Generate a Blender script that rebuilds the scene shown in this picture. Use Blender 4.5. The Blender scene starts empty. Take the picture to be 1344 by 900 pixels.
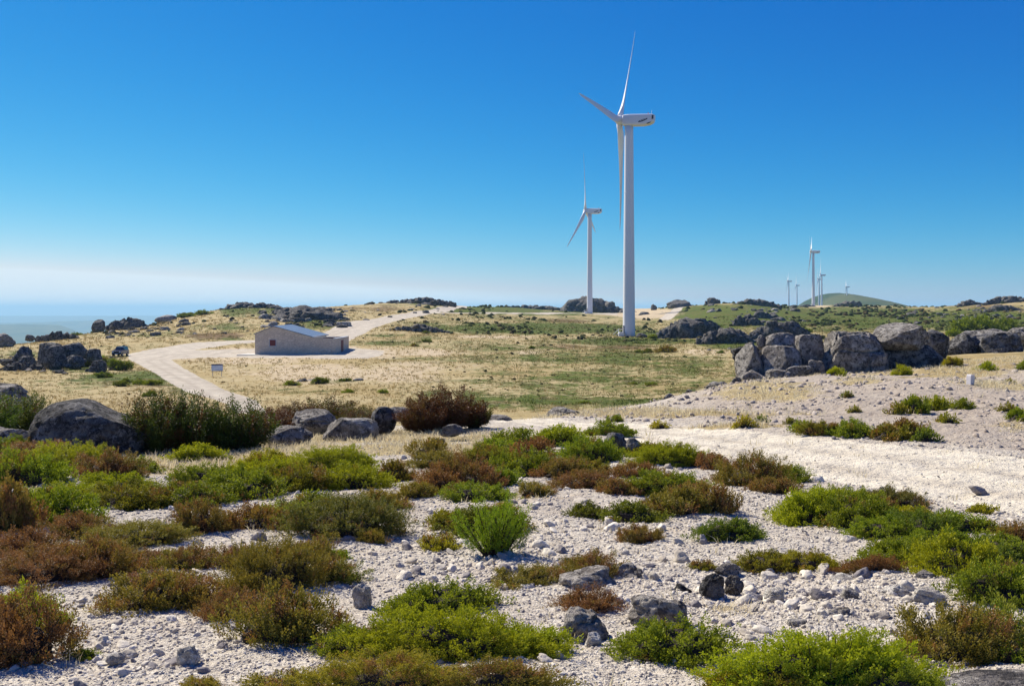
import bpy, math, random
import numpy as np
R = math.radians
S = bpy.context.scene
COL = S.collection

# ------------------------------------------------------------ camera, sky, sun, exposure
cam = bpy.data.cameras.new('camera'); cam_o = bpy.data.objects.new('camera', cam); COL.objects.link(cam_o)
cam_o.location = (0, 0, 0); cam_o.rotation_euler = (R(90), 0, 0)
F = 1200.0; CX = 672.0; HZ = 405.0                 # focal length in photo pixels, centre column, horizon row
cam.sensor_width = 36.0; cam.lens = 36.0 * F / 1344.0
cam.shift_y = -(450.0 - HZ) / 1344.0
cam.clip_start = 0.1; cam.clip_end = 200000
S.camera = cam_o
SUN_EL = 45.0; SUN_ROT = -46.0
w = bpy.data.worlds.new('World'); S.world = w; w.use_nodes = True
wn = w.node_tree; bgn = wn.nodes['Background']
sky = wn.nodes.new('ShaderNodeTexSky'); sky.sky_type = 'NISHITA'; sky.sun_disc = False
sky.sun_elevation = R(SUN_EL); sky.sun_rotation = R(SUN_ROT)
sky.altitude = 1400; sky.air_density = 1.0; sky.dust_density = 0.4; sky.ozone_density = 2.0
sep = wn.nodes.new('ShaderNodeSeparateColor'); wn.links.new(sky.outputs[0], sep.inputs[0])
cmb = wn.nodes.new('ShaderNodeCombineColor')
# richer, more saturated rendering of the clear mountain sky (per-channel contrast of the sky colour)
SKYP = ((3.1, 0.0078), (1.27, 0.352), (0.60, 1.84))
for i, (p, g) in enumerate(SKYP):
    m1 = wn.nodes.new('ShaderNodeMath'); m1.operation = 'POWER'; m1.inputs[1].default_value = p
    m2 = wn.nodes.new('ShaderNodeMath'); m2.operation = 'MULTIPLY'; m2.inputs[1].default_value = g
    m3 = wn.nodes.new('ShaderNodeMath'); m3.operation = 'MINIMUM'; m3.inputs[1].default_value = (6.2, 8.3, 9.0)[i]
    wn.links.new(sep.outputs[i], m1.inputs[0]); wn.links.new(m1.outputs[0], m2.inputs[0]); wn.links.new(m2.outputs[0], m3.inputs[0])
    if i == 0: red = m3.outputs[0]; wn.links.new(red, cmb.inputs[0])
    else:
        m4 = wn.nodes.new('ShaderNodeMath'); m4.operation = 'MULTIPLY'; m4.inputs[1].default_value = (0, 1.13, 1.22)[i]; wn.links.new(red, m4.inputs[0])
        m5 = wn.nodes.new('ShaderNodeMath'); m5.operation = 'MAXIMUM'; wn.links.new(m3.outputs[0], m5.inputs[0]); wn.links.new(m4.outputs[0], m5.inputs[1]); wn.links.new(m5.outputs[0], cmb.inputs[i])
wn.links.new(cmb.outputs[0], bgn.inputs[0]); bgn.inputs[1].default_value = 0.083
sl = bpy.data.lights.new('sun', 'SUN'); sl.energy = 5.0; sl.angle = R(0.53); sl.color = (1.0, 0.92, 0.77)
so = bpy.data.objects.new('sun', sl); COL.objects.link(so)
from mathutils import Vector, Matrix
sd = Vector((math.sin(R(SUN_ROT)) * math.cos(R(SUN_EL)), math.cos(R(SUN_ROT)) * math.cos(R(SUN_EL)), math.sin(R(SUN_EL))))
so.rotation_euler = sd.to_track_quat('Z', 'Y').to_euler()
S.view_settings.view_transform = 'Standard'; S.view_settings.look = 'None'
S.view_settings.exposure = 0.58; S.view_settings.gamma = 1.0
S.render.engine = 'CYCLES'
S.cycles.max_bounces = 5; S.cycles.diffuse_bounces = 3; S.cycles.glossy_bounces = 2
S.cycles.transmission_bounces = 3; S.cycles.volume_bounces = 1; S.cycles.transparent_max_bounces = 6
S.cycles.use_denoising = True

# ------------------------------------------------------------ noise and mesh helpers
def _hash(ix, iy, iz, s):
    h = (ix.astype(np.int64) * 374761393 + iy.astype(np.int64) * 668265263 + iz.astype(np.int64) * 2147483647 + s * 974711) & 0xffffffff
    h = ((h ^ (h >> 13)) * 1274126177) & 0xffffffff
    h = h ^ (h >> 16)
    return (h & 0xffffff) / float(0xffffff)
def vnoise(x, y, z=None, s=0):                     # value noise -1..1
    x = np.asarray(x, float); y = np.asarray(y, float)
    z = np.zeros_like(x) if z is None else np.asarray(z, float)
    x0 = np.floor(x); y0 = np.floor(y); z0 = np.floor(z)
    fx = x - x0; fy = y - y0; fz = z - z0
    fx = fx * fx * (3 - 2 * fx); fy = fy * fy * (3 - 2 * fy); fz = fz * fz * (3 - 2 * fz)
    r = 0
    for a in (0, 1):
        for b in (0, 1):
            for c in (0, 1):
                wt = (fx if a else 1 - fx) * (fy if b else 1 - fy) * (fz if c else 1 - fz)
                r = r + wt * _hash(x0 + a, y0 + b, z0 + c, s)
    return r * 2 - 1
def fbm(x, y, z=None, s=0, o=4, g=0.5):
    r = 0; a = 1.0; f = 1.0; t = 0
    for i in range(o):
        r = r + a * vnoise(x * f, y * f, None if z is None else z * f, s + i * 17); t += a; a *= g; f *= 2.03
    return r / t
def sstep(a, b, x):
    t = np.clip((x - a) / (b - a), 0, 1); return t * t * (3 - 2 * t)

def mesh_np(name, V, Fc, mat, attr=None, smooth=False, mats=None, fmat=None):
    """V (n,3), Fc (m,k) one polygon size; attr dict name->(n,4)"""
    me = bpy.data.meshes.new(name)
    V = np.ascontiguousarray(V, dtype=np.float32); Fc = np.ascontiguousarray(Fc, dtype=np.int32)
    me.vertices.add(len(V)); me.vertices.foreach_set('co', V.ravel())
    k = Fc.shape[1]
    me.loops.add(Fc.size); me.loops.foreach_set('vertex_index', Fc.ravel())
    me.polygons.add(len(Fc)); me.polygons.foreach_set('loop_start', np.arange(0, Fc.size, k, dtype=np.int32))
    me.polygons.foreach_set('loop_total', np.full(len(Fc), k, dtype=np.int32))
    if smooth: me.polygons.foreach_set('use_smooth', np.ones(len(Fc), dtype=bool))
    me.update(calc_edges=True)
    if attr:
        for n, a in attr.items():
            at = me.attributes.new(n, 'FLOAT_COLOR', 'POINT')
            at.data.foreach_set('color', np.ascontiguousarray(a, dtype=np.float32).ravel())
    if mat: me.materials.append(mat)
    return me
def link(me_or_none, name, parent=None, loc=None):
    o = bpy.data.objects.new(name, me_or_none); COL.objects.link(o)
    if parent: o.parent = parent
    if loc is not None: o.location = loc
    return o
def tag(o, label=None, cat=None, group=None, kind=None):
    if label: o['label'] = label
    if cat: o['category'] = cat
    if group: o['group'] = group
    if kind: o['kind'] = kind
    return o

class MB:                                           # polygon collector for hard-surface parts
    def __init__(s): s.v = []; s.f = []
    def add(s, vs, fs):
        b = len(s.v); s.v += [tuple(p) for p in vs]; s.f += [tuple(i + b for i in f) for f in fs]; return s
    def box(s, x0, x1, y0, y1, z0, z1):
        return s.add([(x0,y0,z0),(x1,y0,z0),(x1,y1,z0),(x0,y1,z0),(x0,y0,z1),(x1,y0,z1),(x1,y1,z1),(x0,y1,z1)],
                     [(0,3,2,1),(4,5,6,7),(0,1,5,4),(1,2,6,5),(2,3,7,6),(3,0,4,7)])
    def prism(s, poly, axis, a, b):                # poly in the other two axes, extruded a..b
        n = len(poly); vs = []
        for t in (a, b):
            for p, q in poly:
                vs.append({'x': (t, p, q), 'y': (p, t, q), 'z': (p, q, t)}[axis])
        return s.add(vs, [tuple(range(n - 1, -1, -1)), tuple(range(n, 2 * n))] + [(i, (i + 1) % n, n + (i + 1) % n, n + i) for i in range(n)])
    def loft(s, rings, cap=True):
        n = len(rings[0]); vs = [p for r in rings for p in r]; fs = []
        for k in range(len(rings) - 1):
            for i in range(n):
                j = (i + 1) % n; fs.append((k*n+i, k*n+j, (k+1)*n+j, (k+1)*n+i))
        if cap: fs += [tuple(range(n - 1, -1, -1)), tuple(range((len(rings)-1)*n, len(rings)*n))]
        return s.add(vs, fs)
    def cyl(s, p0, p1, r0, r1=None, n=12):
        r1 = r0 if r1 is None else r1
        p0 = Vector(p0); p1 = Vector(p1); d = (p1 - p0).normalized()
        u = d.orthogonal().normalized(); v = d.cross(u)
        return s.loft([[p + (u * math.cos(2*math.pi*i/n) + v * math.sin(2*math.pi*i/n)) * r for i in range(n)] for p, r in ((p0, r0), (p1, r1))])
    def build(s, name, mat, parent=None, smooth=False, bevel=0):
        me = bpy.data.meshes.new(name); me.from_pydata([tuple(p) for p in s.v], [], s.f)
        import bmesh
        bm = bmesh.new(); bm.from_mesh(me); bmesh.ops.recalc_face_normals(bm, faces=bm.faces)
        if bevel: bmesh.ops.bevel(bm, geom=[e for e in bm.edges if len(e.link_faces) == 2 and e.calc_face_angle(0) > 0.5], offset=bevel, segments=2, affect='EDGES', profile=0.7)
        bm.to_mesh(me); bm.free()
        if smooth:
            for p in me.polygons: p.use_smooth = len(p.vertices) <= 4
        me.materials.append(mat); me.update()
        return link(me, name, parent)

# ------------------------------------------------------------ materials
def new_mat(name, rough=0.85, spec=0.3):
    m = bpy.data.materials.new(name); m.use_nodes = True
    b = m.node_tree.nodes['Principled BSDF']; b.inputs['Roughness'].default_value = rough
    b.inputs['Specular IOR Level'].default_value = spec
    return m, m.node_tree, b
class N:
    def __init__(s, nt): s.nt = nt
    def n(s, t, **k):
        x = s.nt.nodes.new(t)
        for a, v in k.items(): setattr(x, a, v)
        return x
    def put(s, sock, v):
        if hasattr(v, 'links') or isinstance(v, bpy.types.NodeSocket): s.nt.links.new(v, sock)
        elif isinstance(v, (tuple, list)): sock.default_value = (*v, 1.0) if len(v) == 3 and sock.type == 'RGBA' else v
        else: sock.default_value = v
    def noise(s, vec, scale, detail=3, rough=0.55, dist=0.0):
        x = s.n('ShaderNodeTexNoise'); x.inputs['Scale'].default_value = scale; x.inputs['Detail'].default_value = detail
        x.inputs['Roughness'].default_value = rough; x.inputs['Distortion'].default_value = dist
        s.put(x.inputs['Vector'], vec); return x.outputs[0]
    def voro(s, vec, scale, feature='F1', out=0, rnd=1.0):
        x = s.n('ShaderNodeTexVoronoi'); x.feature = feature; x.inputs['Scale'].default_value = scale
        x.inputs['Randomness'].default_value = rnd; s.put(x.inputs['Vector'], vec); return x.outputs[out]
    def mix(s, f, a, b, mode='MIX'):
        x = s.n('ShaderNodeMix', data_type='RGBA', blend_type=mode)
        s.put(x.inputs[0], f); s.put(x.inputs[6], a); s.put(x.inputs[7], b); return x.outputs[2]
    def math(s, op, a, b=0.0, clamp=False):
        x = s.n('ShaderNodeMath', operation=op); x.use_clamp = clamp
        s.put(x.inputs[0], a); s.put(x.inputs[1], b); return x.outputs[0]
    def ramp(s, f, a, b, lo=0.0, hi=1.0):
        x = s.n('ShaderNodeMapRange'); x.interpolation_type = 'SMOOTHSTEP'
        s.put(x.inputs[0], f); x.inputs[1].default_value = a; x.inputs[2].default_value = b
        x.inputs[3].default_value = lo; x.inputs[4].default_value = hi; return x.outputs[0]
    def bump(s, h, dist, strength=1.0, nrm=None):
        x = s.n('ShaderNodeBump'); x.inputs['Distance'].default_value = dist; x.inputs['Strength'].default_value = strength
        s.put(x.inputs['Height'], h)
        if nrm is not None: s.put(x.inputs['Normal'], nrm)
        return x.outputs[0]

def ground_material():
    m, nt, b = new_mat('ground', 0.95, 0.15); k = N(nt)
    pos = k.n('ShaderNodeNewGeometry').outputs['Position']
    at = k.n('ShaderNodeAttribute', attribute_name='mask')
    sp = k.n('ShaderNodeSeparateColor'); nt.links.new(at.outputs['Color'], sp.inputs[0])
    road, green, dry, brown = sp.outputs[0], sp.outputs[1], sp.outputs[2], at.outputs['Alpha']
    at2 = k.n('ShaderNodeAttribute', attribute_name='mask_b')
    sp2 = k.n('ShaderNodeSeparateColor'); nt.links.new(at2.outputs['Color'], sp2.inputs[0])
    pale, hill = sp2.outputs[0], sp2.outputs[1]
    n1 = k.noise(pos, 0.35, 5, 0.6); n2 = k.noise(pos, 2.6, 5, 0.65); n3 = k.noise(pos, 14, 4, 0.7); n4 = k.noise(pos, 0.06, 4, 0.6)
    n5 = k.noise(pos, 70, 3, 0.7)
    vc = k.n('ShaderNodeTexVoronoi'); vc.inputs['Scale'].default_value = 42; k.put(vc.inputs['Vector'], pos)
    vs = k.n('ShaderNodeSeparateColor'); nt.links.new(vc.outputs['Color'], vs.inputs[0])
    vb = k.n('ShaderNodeTexVoronoi'); vb.inputs['Scale'].default_value = 120; k.put(vb.inputs['Vector'], pos)
    # weathered granite gravel
    g = k.mix(k.ramp(n3, 0.3, 0.7), (0.46, 0.405, 0.325), (0.63, 0.565, 0.475))
    g = k.mix(k.ramp(vs.outputs[0], 0.55, 0.95, 0, 0.55), g, (0.35, 0.31, 0.27))
    g = k.mix(k.ramp(vs.outputs[1], 0.7, 1.0, 0, 0.5), g, (0.72, 0.68, 0.61))
    g = k.mix(k.ramp(n2, 0.52, 0.78, 0, 0.5), g, (0.40, 0.31, 0.235))
    g = k.mix(k.ramp(n1, 0.50, 0.72, 0, 0.55), g, (0.40, 0.335, 0.27)); g = k.mix(k.ramp(k.noise(pos, 1.1, 6, .75), 0.56, 0.66, 0, 0.5), g, (0.42, 0.33, 0.22))
    g = k.mix(k.math('MULTIPLY', at2.outputs['Alpha'], k.ramp(k.noise(pos, 1.2, 5, .7), .3, .7, .55, 1.0)), g, k.mix(k.ramp(n3, .3, .7), (0.32, 0.26, 0.205), (0.50, 0.425, 0.345)))
    # compacted road
    rd = k.mix(k.ramp(n2, 0.3, 0.7), (0.66, 0.59, 0.465), (0.77, 0.70, 0.57))
    rd = k.mix(k.ramp(n3, 0.5, 0.75, 0, 0.45), rd, (0.56, 0.49, 0.39)); rd = k.mix(k.math('MULTIPLY', at2.outputs['Alpha'], k.ramp(k.noise(pos, 0.7, 5, 0.7), 0.3, 0.7, 0.35, 1.0)), rd, (0.36, 0.30, 0.235)); rd = k.mix(k.math('MULTIPLY', sp2.outputs[2], k.ramp(k.noise(pos, 0.5, 5, 0.7), 0.25, 0.7, 1.0, 0.45)), rd, (0.37, 0.32, 0.26))
    # straw grass
    d = k.mix(k.ramp(n2, 0.3, 0.7), (0.38, 0.295, 0.14), (0.52, 0.435, 0.25))
    d = k.mix(k.ramp(n3, 0.42, 0.75, 0, 0.6), d, (0.27, 0.18, 0.075))
    d = k.mix(k.ramp(n4, 0.42, 0.62, 0, 0.55), d, (0.33, 0.235, 0.09))
    d = k.mix(k.ramp(k.noise(pos, 0.9, 4, 0.7), 0.50, 0.68, 0, 0.7), d, (0.20, 0.165, 0.06))
    # green heath and grass
    gr = k.mix(k.ramp(n2, 0.3, 0.7), (0.045, 0.075, 0.010), (0.13, 0.155, 0.018))
    gr = k.mix(k.ramp(n3, 0.5, 0.8, 0, 0.7), gr, (0.03, 0.045, 0.012)); gr = k.mix(k.ramp(k.noise(pos, 0.22, 6, 0.75), 0.5, 0.62, 0, 0.85), gr, (0.14, 0.10, 0.035)); gr = k.mix(k.ramp(k.noise(pos, 0.45, 6, 0.8), 0.53, 0.62, 0, 0.8), gr, (0.03, 0.042, 0.014))
    br = k.mix(k.ramp(n2, 0.3, 0.7), (0.11, 0.065, 0.03), (0.20, 0.13, 0.06))
    def edge(mask, nz, amt): return k.ramp(k.math('ADD', mask, k.math('MULTIPLY', k.math('SUBTRACT', nz, 0.5), amt)), 0.32, 0.62)
    nz = k.noise(pos, 0.8, 6, 0.72); nz2 = k.noise(pos, 0.16, 6, 0.7)
    mm = k.math('ADD', k.math('MULTIPLY', nz, 0.5), k.math('MULTIPLY', nz2, 0.5))
    c = k.mix(edge(dry, nz, 1.5), g, d)
    c = k.mix(edge(brown, mm, 2.6), c, br)
    c = k.mix(edge(green, mm, 2.6), c, gr)
    c = k.mix(edge(pale, mm, 2.0), c, k.mix(k.ramp(n2, .4, .65), (0.54, 0.43, 0.26), (0.42, 0.34, 0.25)))
    c = k.mix(k.ramp(road, 0.35, 0.65), c, rd)
    hc = k.mix(k.ramp(k.noise(pos, 0.004, 5, 0.6), 0.4, 0.6), (0.022, 0.045, 0.012), (0.075, 0.085, 0.028))
    c = k.mix(hill, c, hc)
    nt.links.new(c, b.inputs['Base Color'])
    h = k.math('ADD', k.math('MULTIPLY', k.math('SUBTRACT', 1.0, vc.outputs['Distance']), 0.6), k.math('MULTIPLY', n5, 0.5))
    h = k.math('ADD', h, k.math('MULTIPLY', k.math('SUBTRACT', 1.0, vb.outputs['Distance']), 0.3))
    bp = k.bump(h, 0.014, 0.9); bp = k.bump(n3, 0.07, 0.8, bp); bp = k.bump(n2, 0.25, 0.5, bp)
    nt.links.new(bp, b.inputs['Normal'])
    return m

def rock_material(name, dark, mid, light, scale=1.0):
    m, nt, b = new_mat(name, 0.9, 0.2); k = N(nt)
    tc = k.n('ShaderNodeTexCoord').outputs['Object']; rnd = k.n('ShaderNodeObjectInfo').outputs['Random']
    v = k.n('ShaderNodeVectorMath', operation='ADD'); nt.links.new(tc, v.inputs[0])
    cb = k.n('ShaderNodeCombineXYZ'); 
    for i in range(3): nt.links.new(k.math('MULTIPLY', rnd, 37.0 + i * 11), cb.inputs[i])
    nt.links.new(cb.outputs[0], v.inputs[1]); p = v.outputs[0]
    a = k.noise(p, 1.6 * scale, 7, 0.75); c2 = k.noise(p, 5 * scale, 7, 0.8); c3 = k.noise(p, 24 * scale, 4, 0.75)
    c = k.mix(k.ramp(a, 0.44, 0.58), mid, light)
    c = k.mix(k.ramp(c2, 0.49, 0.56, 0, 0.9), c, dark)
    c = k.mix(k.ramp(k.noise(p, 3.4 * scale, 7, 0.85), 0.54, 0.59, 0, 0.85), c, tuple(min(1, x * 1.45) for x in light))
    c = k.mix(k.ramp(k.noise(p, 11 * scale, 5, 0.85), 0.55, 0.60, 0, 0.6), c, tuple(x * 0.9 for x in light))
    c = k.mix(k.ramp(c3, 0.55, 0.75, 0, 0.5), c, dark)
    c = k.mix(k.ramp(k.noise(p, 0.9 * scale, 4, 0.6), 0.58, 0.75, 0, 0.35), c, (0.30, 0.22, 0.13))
    nt.links.new(c, b.inputs['Base Color'])
    bp = k.bump(c2, 0.16 / scale, 1.0); bp = k.bump(c3, 0.02 / scale, 0.8, bp); bp = k.bump(a, 0.2 / scale, 0.6, bp)
    nt.links.new(bp, b.inputs['Normal'])
    return m

def foliage_material(name, wiltcol, tipcol, tip_amt=0.5, trans=0.25):
    m, nt, b = new_mat(name, 0.6, 0.25); k = N(nt)
    oi = k.n('ShaderNodeObjectInfo')
    at = k.n('ShaderNodeAttribute', attribute_name='leaf'); sp = k.n('ShaderNodeSeparateColor'); nt.links.new(at.outputs['Color'], sp.inputs[0])
    rnd, patch, tip = sp.outputs
    base = oi.outputs['Color']
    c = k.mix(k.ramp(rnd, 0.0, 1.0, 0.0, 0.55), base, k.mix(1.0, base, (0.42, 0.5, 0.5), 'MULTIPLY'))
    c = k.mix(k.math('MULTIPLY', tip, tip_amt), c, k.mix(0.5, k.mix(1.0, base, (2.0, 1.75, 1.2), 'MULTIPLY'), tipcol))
    wilt = k.ramp(k.math('ADD', k.math('MULTIPLY', patch, 0.75), k.math('MULTIPLY', rnd, 0.25)), 0.0, 0.12)
    # share of brown sprigs: object alpha is the threshold
    t = k.math('SUBTRACT', oi.outputs['Alpha'], k.math('ADD', k.math('MULTIPLY', patch, 0.7), k.math('MULTIPLY', rnd, 0.3)))
    c = k.mix(k.ramp(t, -0.06, 0.06, 0, 0.9), c, k.mix(k.ramp(rnd, 0.2, 0.9), wiltcol, tuple(x * 0.45 for x in wiltcol)))
    nt.links.new(c, b.inputs['Base Color'])
    tr = k.n('ShaderNodeBsdfTranslucent'); nt.links.new(k.mix(1.0, c, (1.5, 1.5, 0.9), 'MULTIPLY'), tr.inputs[0])
    mx = k.n('ShaderNodeMixShader'); mx.inputs[0].default_value = trans
    nt.links.new(b.outputs[0], mx.inputs[1]); nt.links.new(tr.outputs[0], mx.inputs[2])
    nt.links.new(mx.outputs[0], nt.nodes['Material Output'].inputs[0])
    return m

def plain_mat(name, col, rough=0.6, var=0.12, scale=3.0, metal=0.0, spec=0.4, bump=0.0):
    m, nt, b = new_mat(name, rough, spec); k = N(nt)
    tc = k.n('ShaderNodeTexCoord').outputs['Object']
    n = k.noise(tc, scale, 5, 0.65)
    c = k.mix(n, tuple(x * (1 - var) for x in col), tuple(min(1, x * (1 + var)) for x in col))
    nt.links.new(c, b.inputs['Base Color']); b.inputs['Metallic'].default_value = metal
    if bump: nt.links.new(k.bump(n, bump), b.inputs['Normal'])
    return m

M_GROUND = ground_material()
M_ROCK = rock_material('granite', (0.05, 0.046, 0.045), (0.21, 0.188, 0.17), (0.40, 0.37, 0.33))
M_ROCKDK = rock_material('lichened_granite_shaded', (0.016, 0.016, 0.018), (0.062, 0.057, 0.056), (0.23, 0.22, 0.21))  # lichen-speckled granite, base darkened to deepen the shade on rock faces
M_ROCKFAR = rock_material('outcrop_granite', (0.018, 0.018, 0.02), (0.075, 0.07, 0.07), (0.20, 0.19, 0.18), 0.35)
M_ROCKLT = rock_material('weathered_granite', (0.10, 0.085, 0.075), (0.27, 0.235, 0.20), (0.46, 0.42, 0.37), 2.0)
M_STONE = rock_material('pale_granite', (0.36, 0.32, 0.28), (0.56, 0.51, 0.44), (0.72, 0.67, 0.60), 3.0)
M_LEAF = foliage_material('cushion_leaves', (0.26, 0.135, 0.040), (0.42, 0.40, 0.03), 0.6)
M_HEATH = foliage_material('heather_needles', (0.27, 0.125, 0.05), (0.42, 0.28, 0.08), 0.65, 0.25)
M_BROOM = foliage_material('broom_shoots', (0.11, 0.04, 0.018), (0.22, 0.24, 0.03), 0.4)
M_WOOD_CORE = plain_mat('wood_dark_core', (0.035, 0.024, 0.017), 0.9, 0.4, 20)  # stem wood, also the dark core painted as shrub interior shade

# ------------------------------------------------------------ terrain
YK = [2, 4, 8, 12, 16, 20, 25, 32, 40, 50, 65, 80, 110, 150, 200, 280, 400, 500, 650, 900, 1400, 2500, 5000]
FG = [-1.60, -1.70, -1.98, -2.26]
DROP = [-420, -450]
ZT = {
 -300: FG + [-2.6,-2.9,-3.4,-4.3,-5.4,-6.2,-7.2,-7.8,-8.3,-8.5,-9.0,-18,-45,-70,-110,-170,-260] + DROP,
 0:    FG + [-2.6,-2.9,-3.4,-4.3,-5.4,-6.2,-7.2,-7.8,-8.3,-8.3,-7.9,-12.5,-40,-70,-110,-170,-260] + DROP,
 100:  FG + [-2.6,-2.9,-3.4,-4.3,-5.4,-6.2,-7.2,-7.8,-8.3,-8.3,-7.4,-7.6,-22,-50,-90,-160,-260] + DROP,
 160:  FG + [-2.6,-2.9,-3.4,-4.3,-5.4,-6.2,-7.2,-7.8,-8.3,-8.3,-7.1,-5.9,-12,-35,-80,-150,-260] + DROP,
 230:  FG + [-2.6,-2.9,-3.4,-4.3,-5.4,-6.2,-7.2,-7.8,-8.3,-8.2,-6.9,-4.2,-2.8,-14,-50,-130,-250] + DROP,
 310:  FG + [-2.62,-3.0,-3.6,-4.6,-5.6,-6.4,-7.3,-7.8,-8.2,-8.0,-6.5,-3.2,1.2,-5,-30,-100,-240] + DROP,
 440:  FG + [-2.55,-2.85,-3.3,-4.3,-5.4,-6.3,-7.3,-7.8,-8.1,-7.8,-6.2,-3.6,0.2,2.0,-4,-60,-200] + DROP,
 540:  FG + [-2.52,-2.8,-3.15,-4.1,-5.3,-6.3,-7.3,-7.8,-8.1,-7.9,-6.7,-4.7,0.4,4.2,3.0,-25,-150] + DROP,
 640:  FG + [-2.50,-2.75,-3.0,-4.0,-5.2,-6.2,-7.2,-7.7,-8.1,-8.0,-7.3,-6.0,-3.2,-1.0,1.7,-1,-80] + DROP,
 760:  FG + [-2.45,-2.65,-2.95,-3.6,-4.9,-6.0,-7.2,-7.8,-8.1,-8.2,-8.2,-7.7,-5.5,-4.4,-2.9,1.0,-30,-300,-400],
 825:  FG + [-2.40,-2.60,-2.9,-3.4,-4.4,-5.8,-7.1,-7.8,-8.1,-8.3,-8.8,-8.9,-7.0,-5.5,-3.5,0.0,-20,-200,-350],
 890:  FG + [-2.40,-2.55,-2.75,-3.2,-3.9,-5.0,-6.8,-7.6,-8.0,-8.2,-8.6,-8.6,-6.8,-5.2,1.0,0.5,-20,-150,-300],
 960:  FG + [-2.40,-2.45,-2.6,-2.95,-3.4,-4.0,-5.8,-7.2,-8.0,-8.1,-8.2,-7.7,-4.5,3.0,5.0,2,-10,-60,-200],
 1060: FG + [-2.38,-2.35,-2.45,-2.7,-3.0,-3.4,-4.6,-6.3,-7.8,-8.0,-8.0,-7.4,-4.9,-3.0,-0.6,2.6,3.2,4,-80],
 1130: FG + [-2.36,-2.3,-2.35,-2.6,-2.85,-3.2,-3.9,-5.0,-6.6,-7.5,-7.7,-7.3,-4.7,-2.4,0.6,3.0,2,5,-80],
 1200: FG + [-2.35,-2.25,-2.3,-2.5,-2.7,-2.9,-3.2,-3.7,-5.0,-6.5,-7.2,-7.1,-4.5,-1.8,0.7,2.0,0,-10,-100],
 1290: FG + [-2.33,-2.18,-2.2,-2.35,-2.5,-2.65,-3.0,-3.5,-4.6,-6.0,-6.9,-6.3,-1.8,2.6,3.0,-5,-20,-60,-200],
 1344: FG + [-2.32,-2.15,-2.15,-2.25,-2.4,-2.5,-2.9,-3.4,-4.4,-5.8,-6.6,-5.6,0.2,5.0,4.0,-5,-30,-80,-220],
 1650: FG + [-2.32,-2.10,-2.1,-2.2,-2.3,-2.4,-2.7,-3.2,-4.0,-5.0,-5.5,-4.6,0.5,6,3,-5,-30,-80,-220]}
_px = np.array(sorted(ZT)); _u = (_px - CX) / F
_U = np.linspace(_u[0], _u[-1], 420); _L = np.linspace(math.log(2), math.log(5000), 640)
_t = np.array([np.interp(_L, np.log(YK), ZT[p]) for p in _px])
_G = np.array([np.interp(_U, _u, _t[:, j]) for j in range(len(_L))])      # (L,U)
def _blur(a, n, axis):
    kx = np.arange(-3 * n, 3 * n + 1); kk = np.exp(-(kx / n) ** 2 / 2.0); kk /= kk.sum()
    p = np.pad(a, [(3*n, 3*n) if i == axis else (0, 0) for i in range(2)], mode='edge')
    return np.apply_along_axis(lambda r: np.convolve(r, kk, 'valid'), axis, p)
_G = _blur(_blur(_G, 4, 0), 6, 1)
def Hs(X, Y):                                        # smooth terrain
    X = np.asarray(X, float); Y = np.asarray(Y, float)
    u = X / np.maximum(Y, 2.0); l = np.log(np.clip(Y, 2.0, 4999.0))
    a = np.clip((u - _U[0]) / (_U[-1] - _U[0]), 0, 1) * (len(_U) - 1.001); b = (l - _L[0]) / (_L[-1] - _L[0]) * (len(_L) - 1.001)
    b = np.clip(b, 0, len(_L) - 1.001)
    i = a.astype(int); j = b.astype(int); fa = a - i; fb = b - j
    z = (_G[j, i] * (1 - fa) + _G[j, i + 1] * fa) * (1 - fb) + (_G[j + 1, i] * (1 - fa) + _G[j + 1, i + 1] * fa) * fb
    # far country: valley and ranges to the west, moor hills to the north east
    far = sstep(3000, 6000, Y)
    z = z * (1 - far) + (-430) * far
    def ridge(yc, wy, z0, pxa, pxb, s, amp, sc):
        pp = CX + F * X / np.maximum(Y, 1)
        side = sstep(pxa - 60, pxa, pp) * (1 - sstep(pxb, pxb + 90, pp))
        top = z0 + 430 + amp * fbm(X / sc, Y / sc, s=s, o=4)
        return top * np.exp(-((Y - yc) / wy) ** 2) * side
    z = z + ridge(9500, 1900, -168, -900, 70, 5, 60, 2600) + ridge(15000, 1900, -215, -900, 130, 15, 60, 3000) + ridge(24000, 4200, -165, -900, 330, 9, 60, 6000) + ridge(36000, 5000, -330, -900, 2500, 12, 60, 8000)
    def hill(px, row, Yc, wpx, wy, s):
        xc = (px - CX) / F * Yc; ww = wpx / F * Yc; zt = -(row - HZ) / F * Yc
        base = Hmoor
        return (zt - base) * np.exp(-np.abs((X - xc) / ww) ** 2.4 - ((Y - Yc) / wy) ** 2)
    Hmoor = -30
    z = z + hill(1084, 391.5, 2950, 38, 500, 1) + hill(1140, 390.5, 4300, 68, 600, 1) * 1.0 + sstep(2200, 2700, Y) * (1 - sstep(4800, 5200, Y)) * 5 * fbm(X / 130, Y / 300, s=71, o=4) + np.where(Y > 5000, hill(1352, 394, 9000, 26, 900, 1) + 400 * np.exp(-((X - 680/F*9000) / 260.) ** 2 - ((Y - 9000) / 900.) ** 2), 0)
    return z
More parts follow.
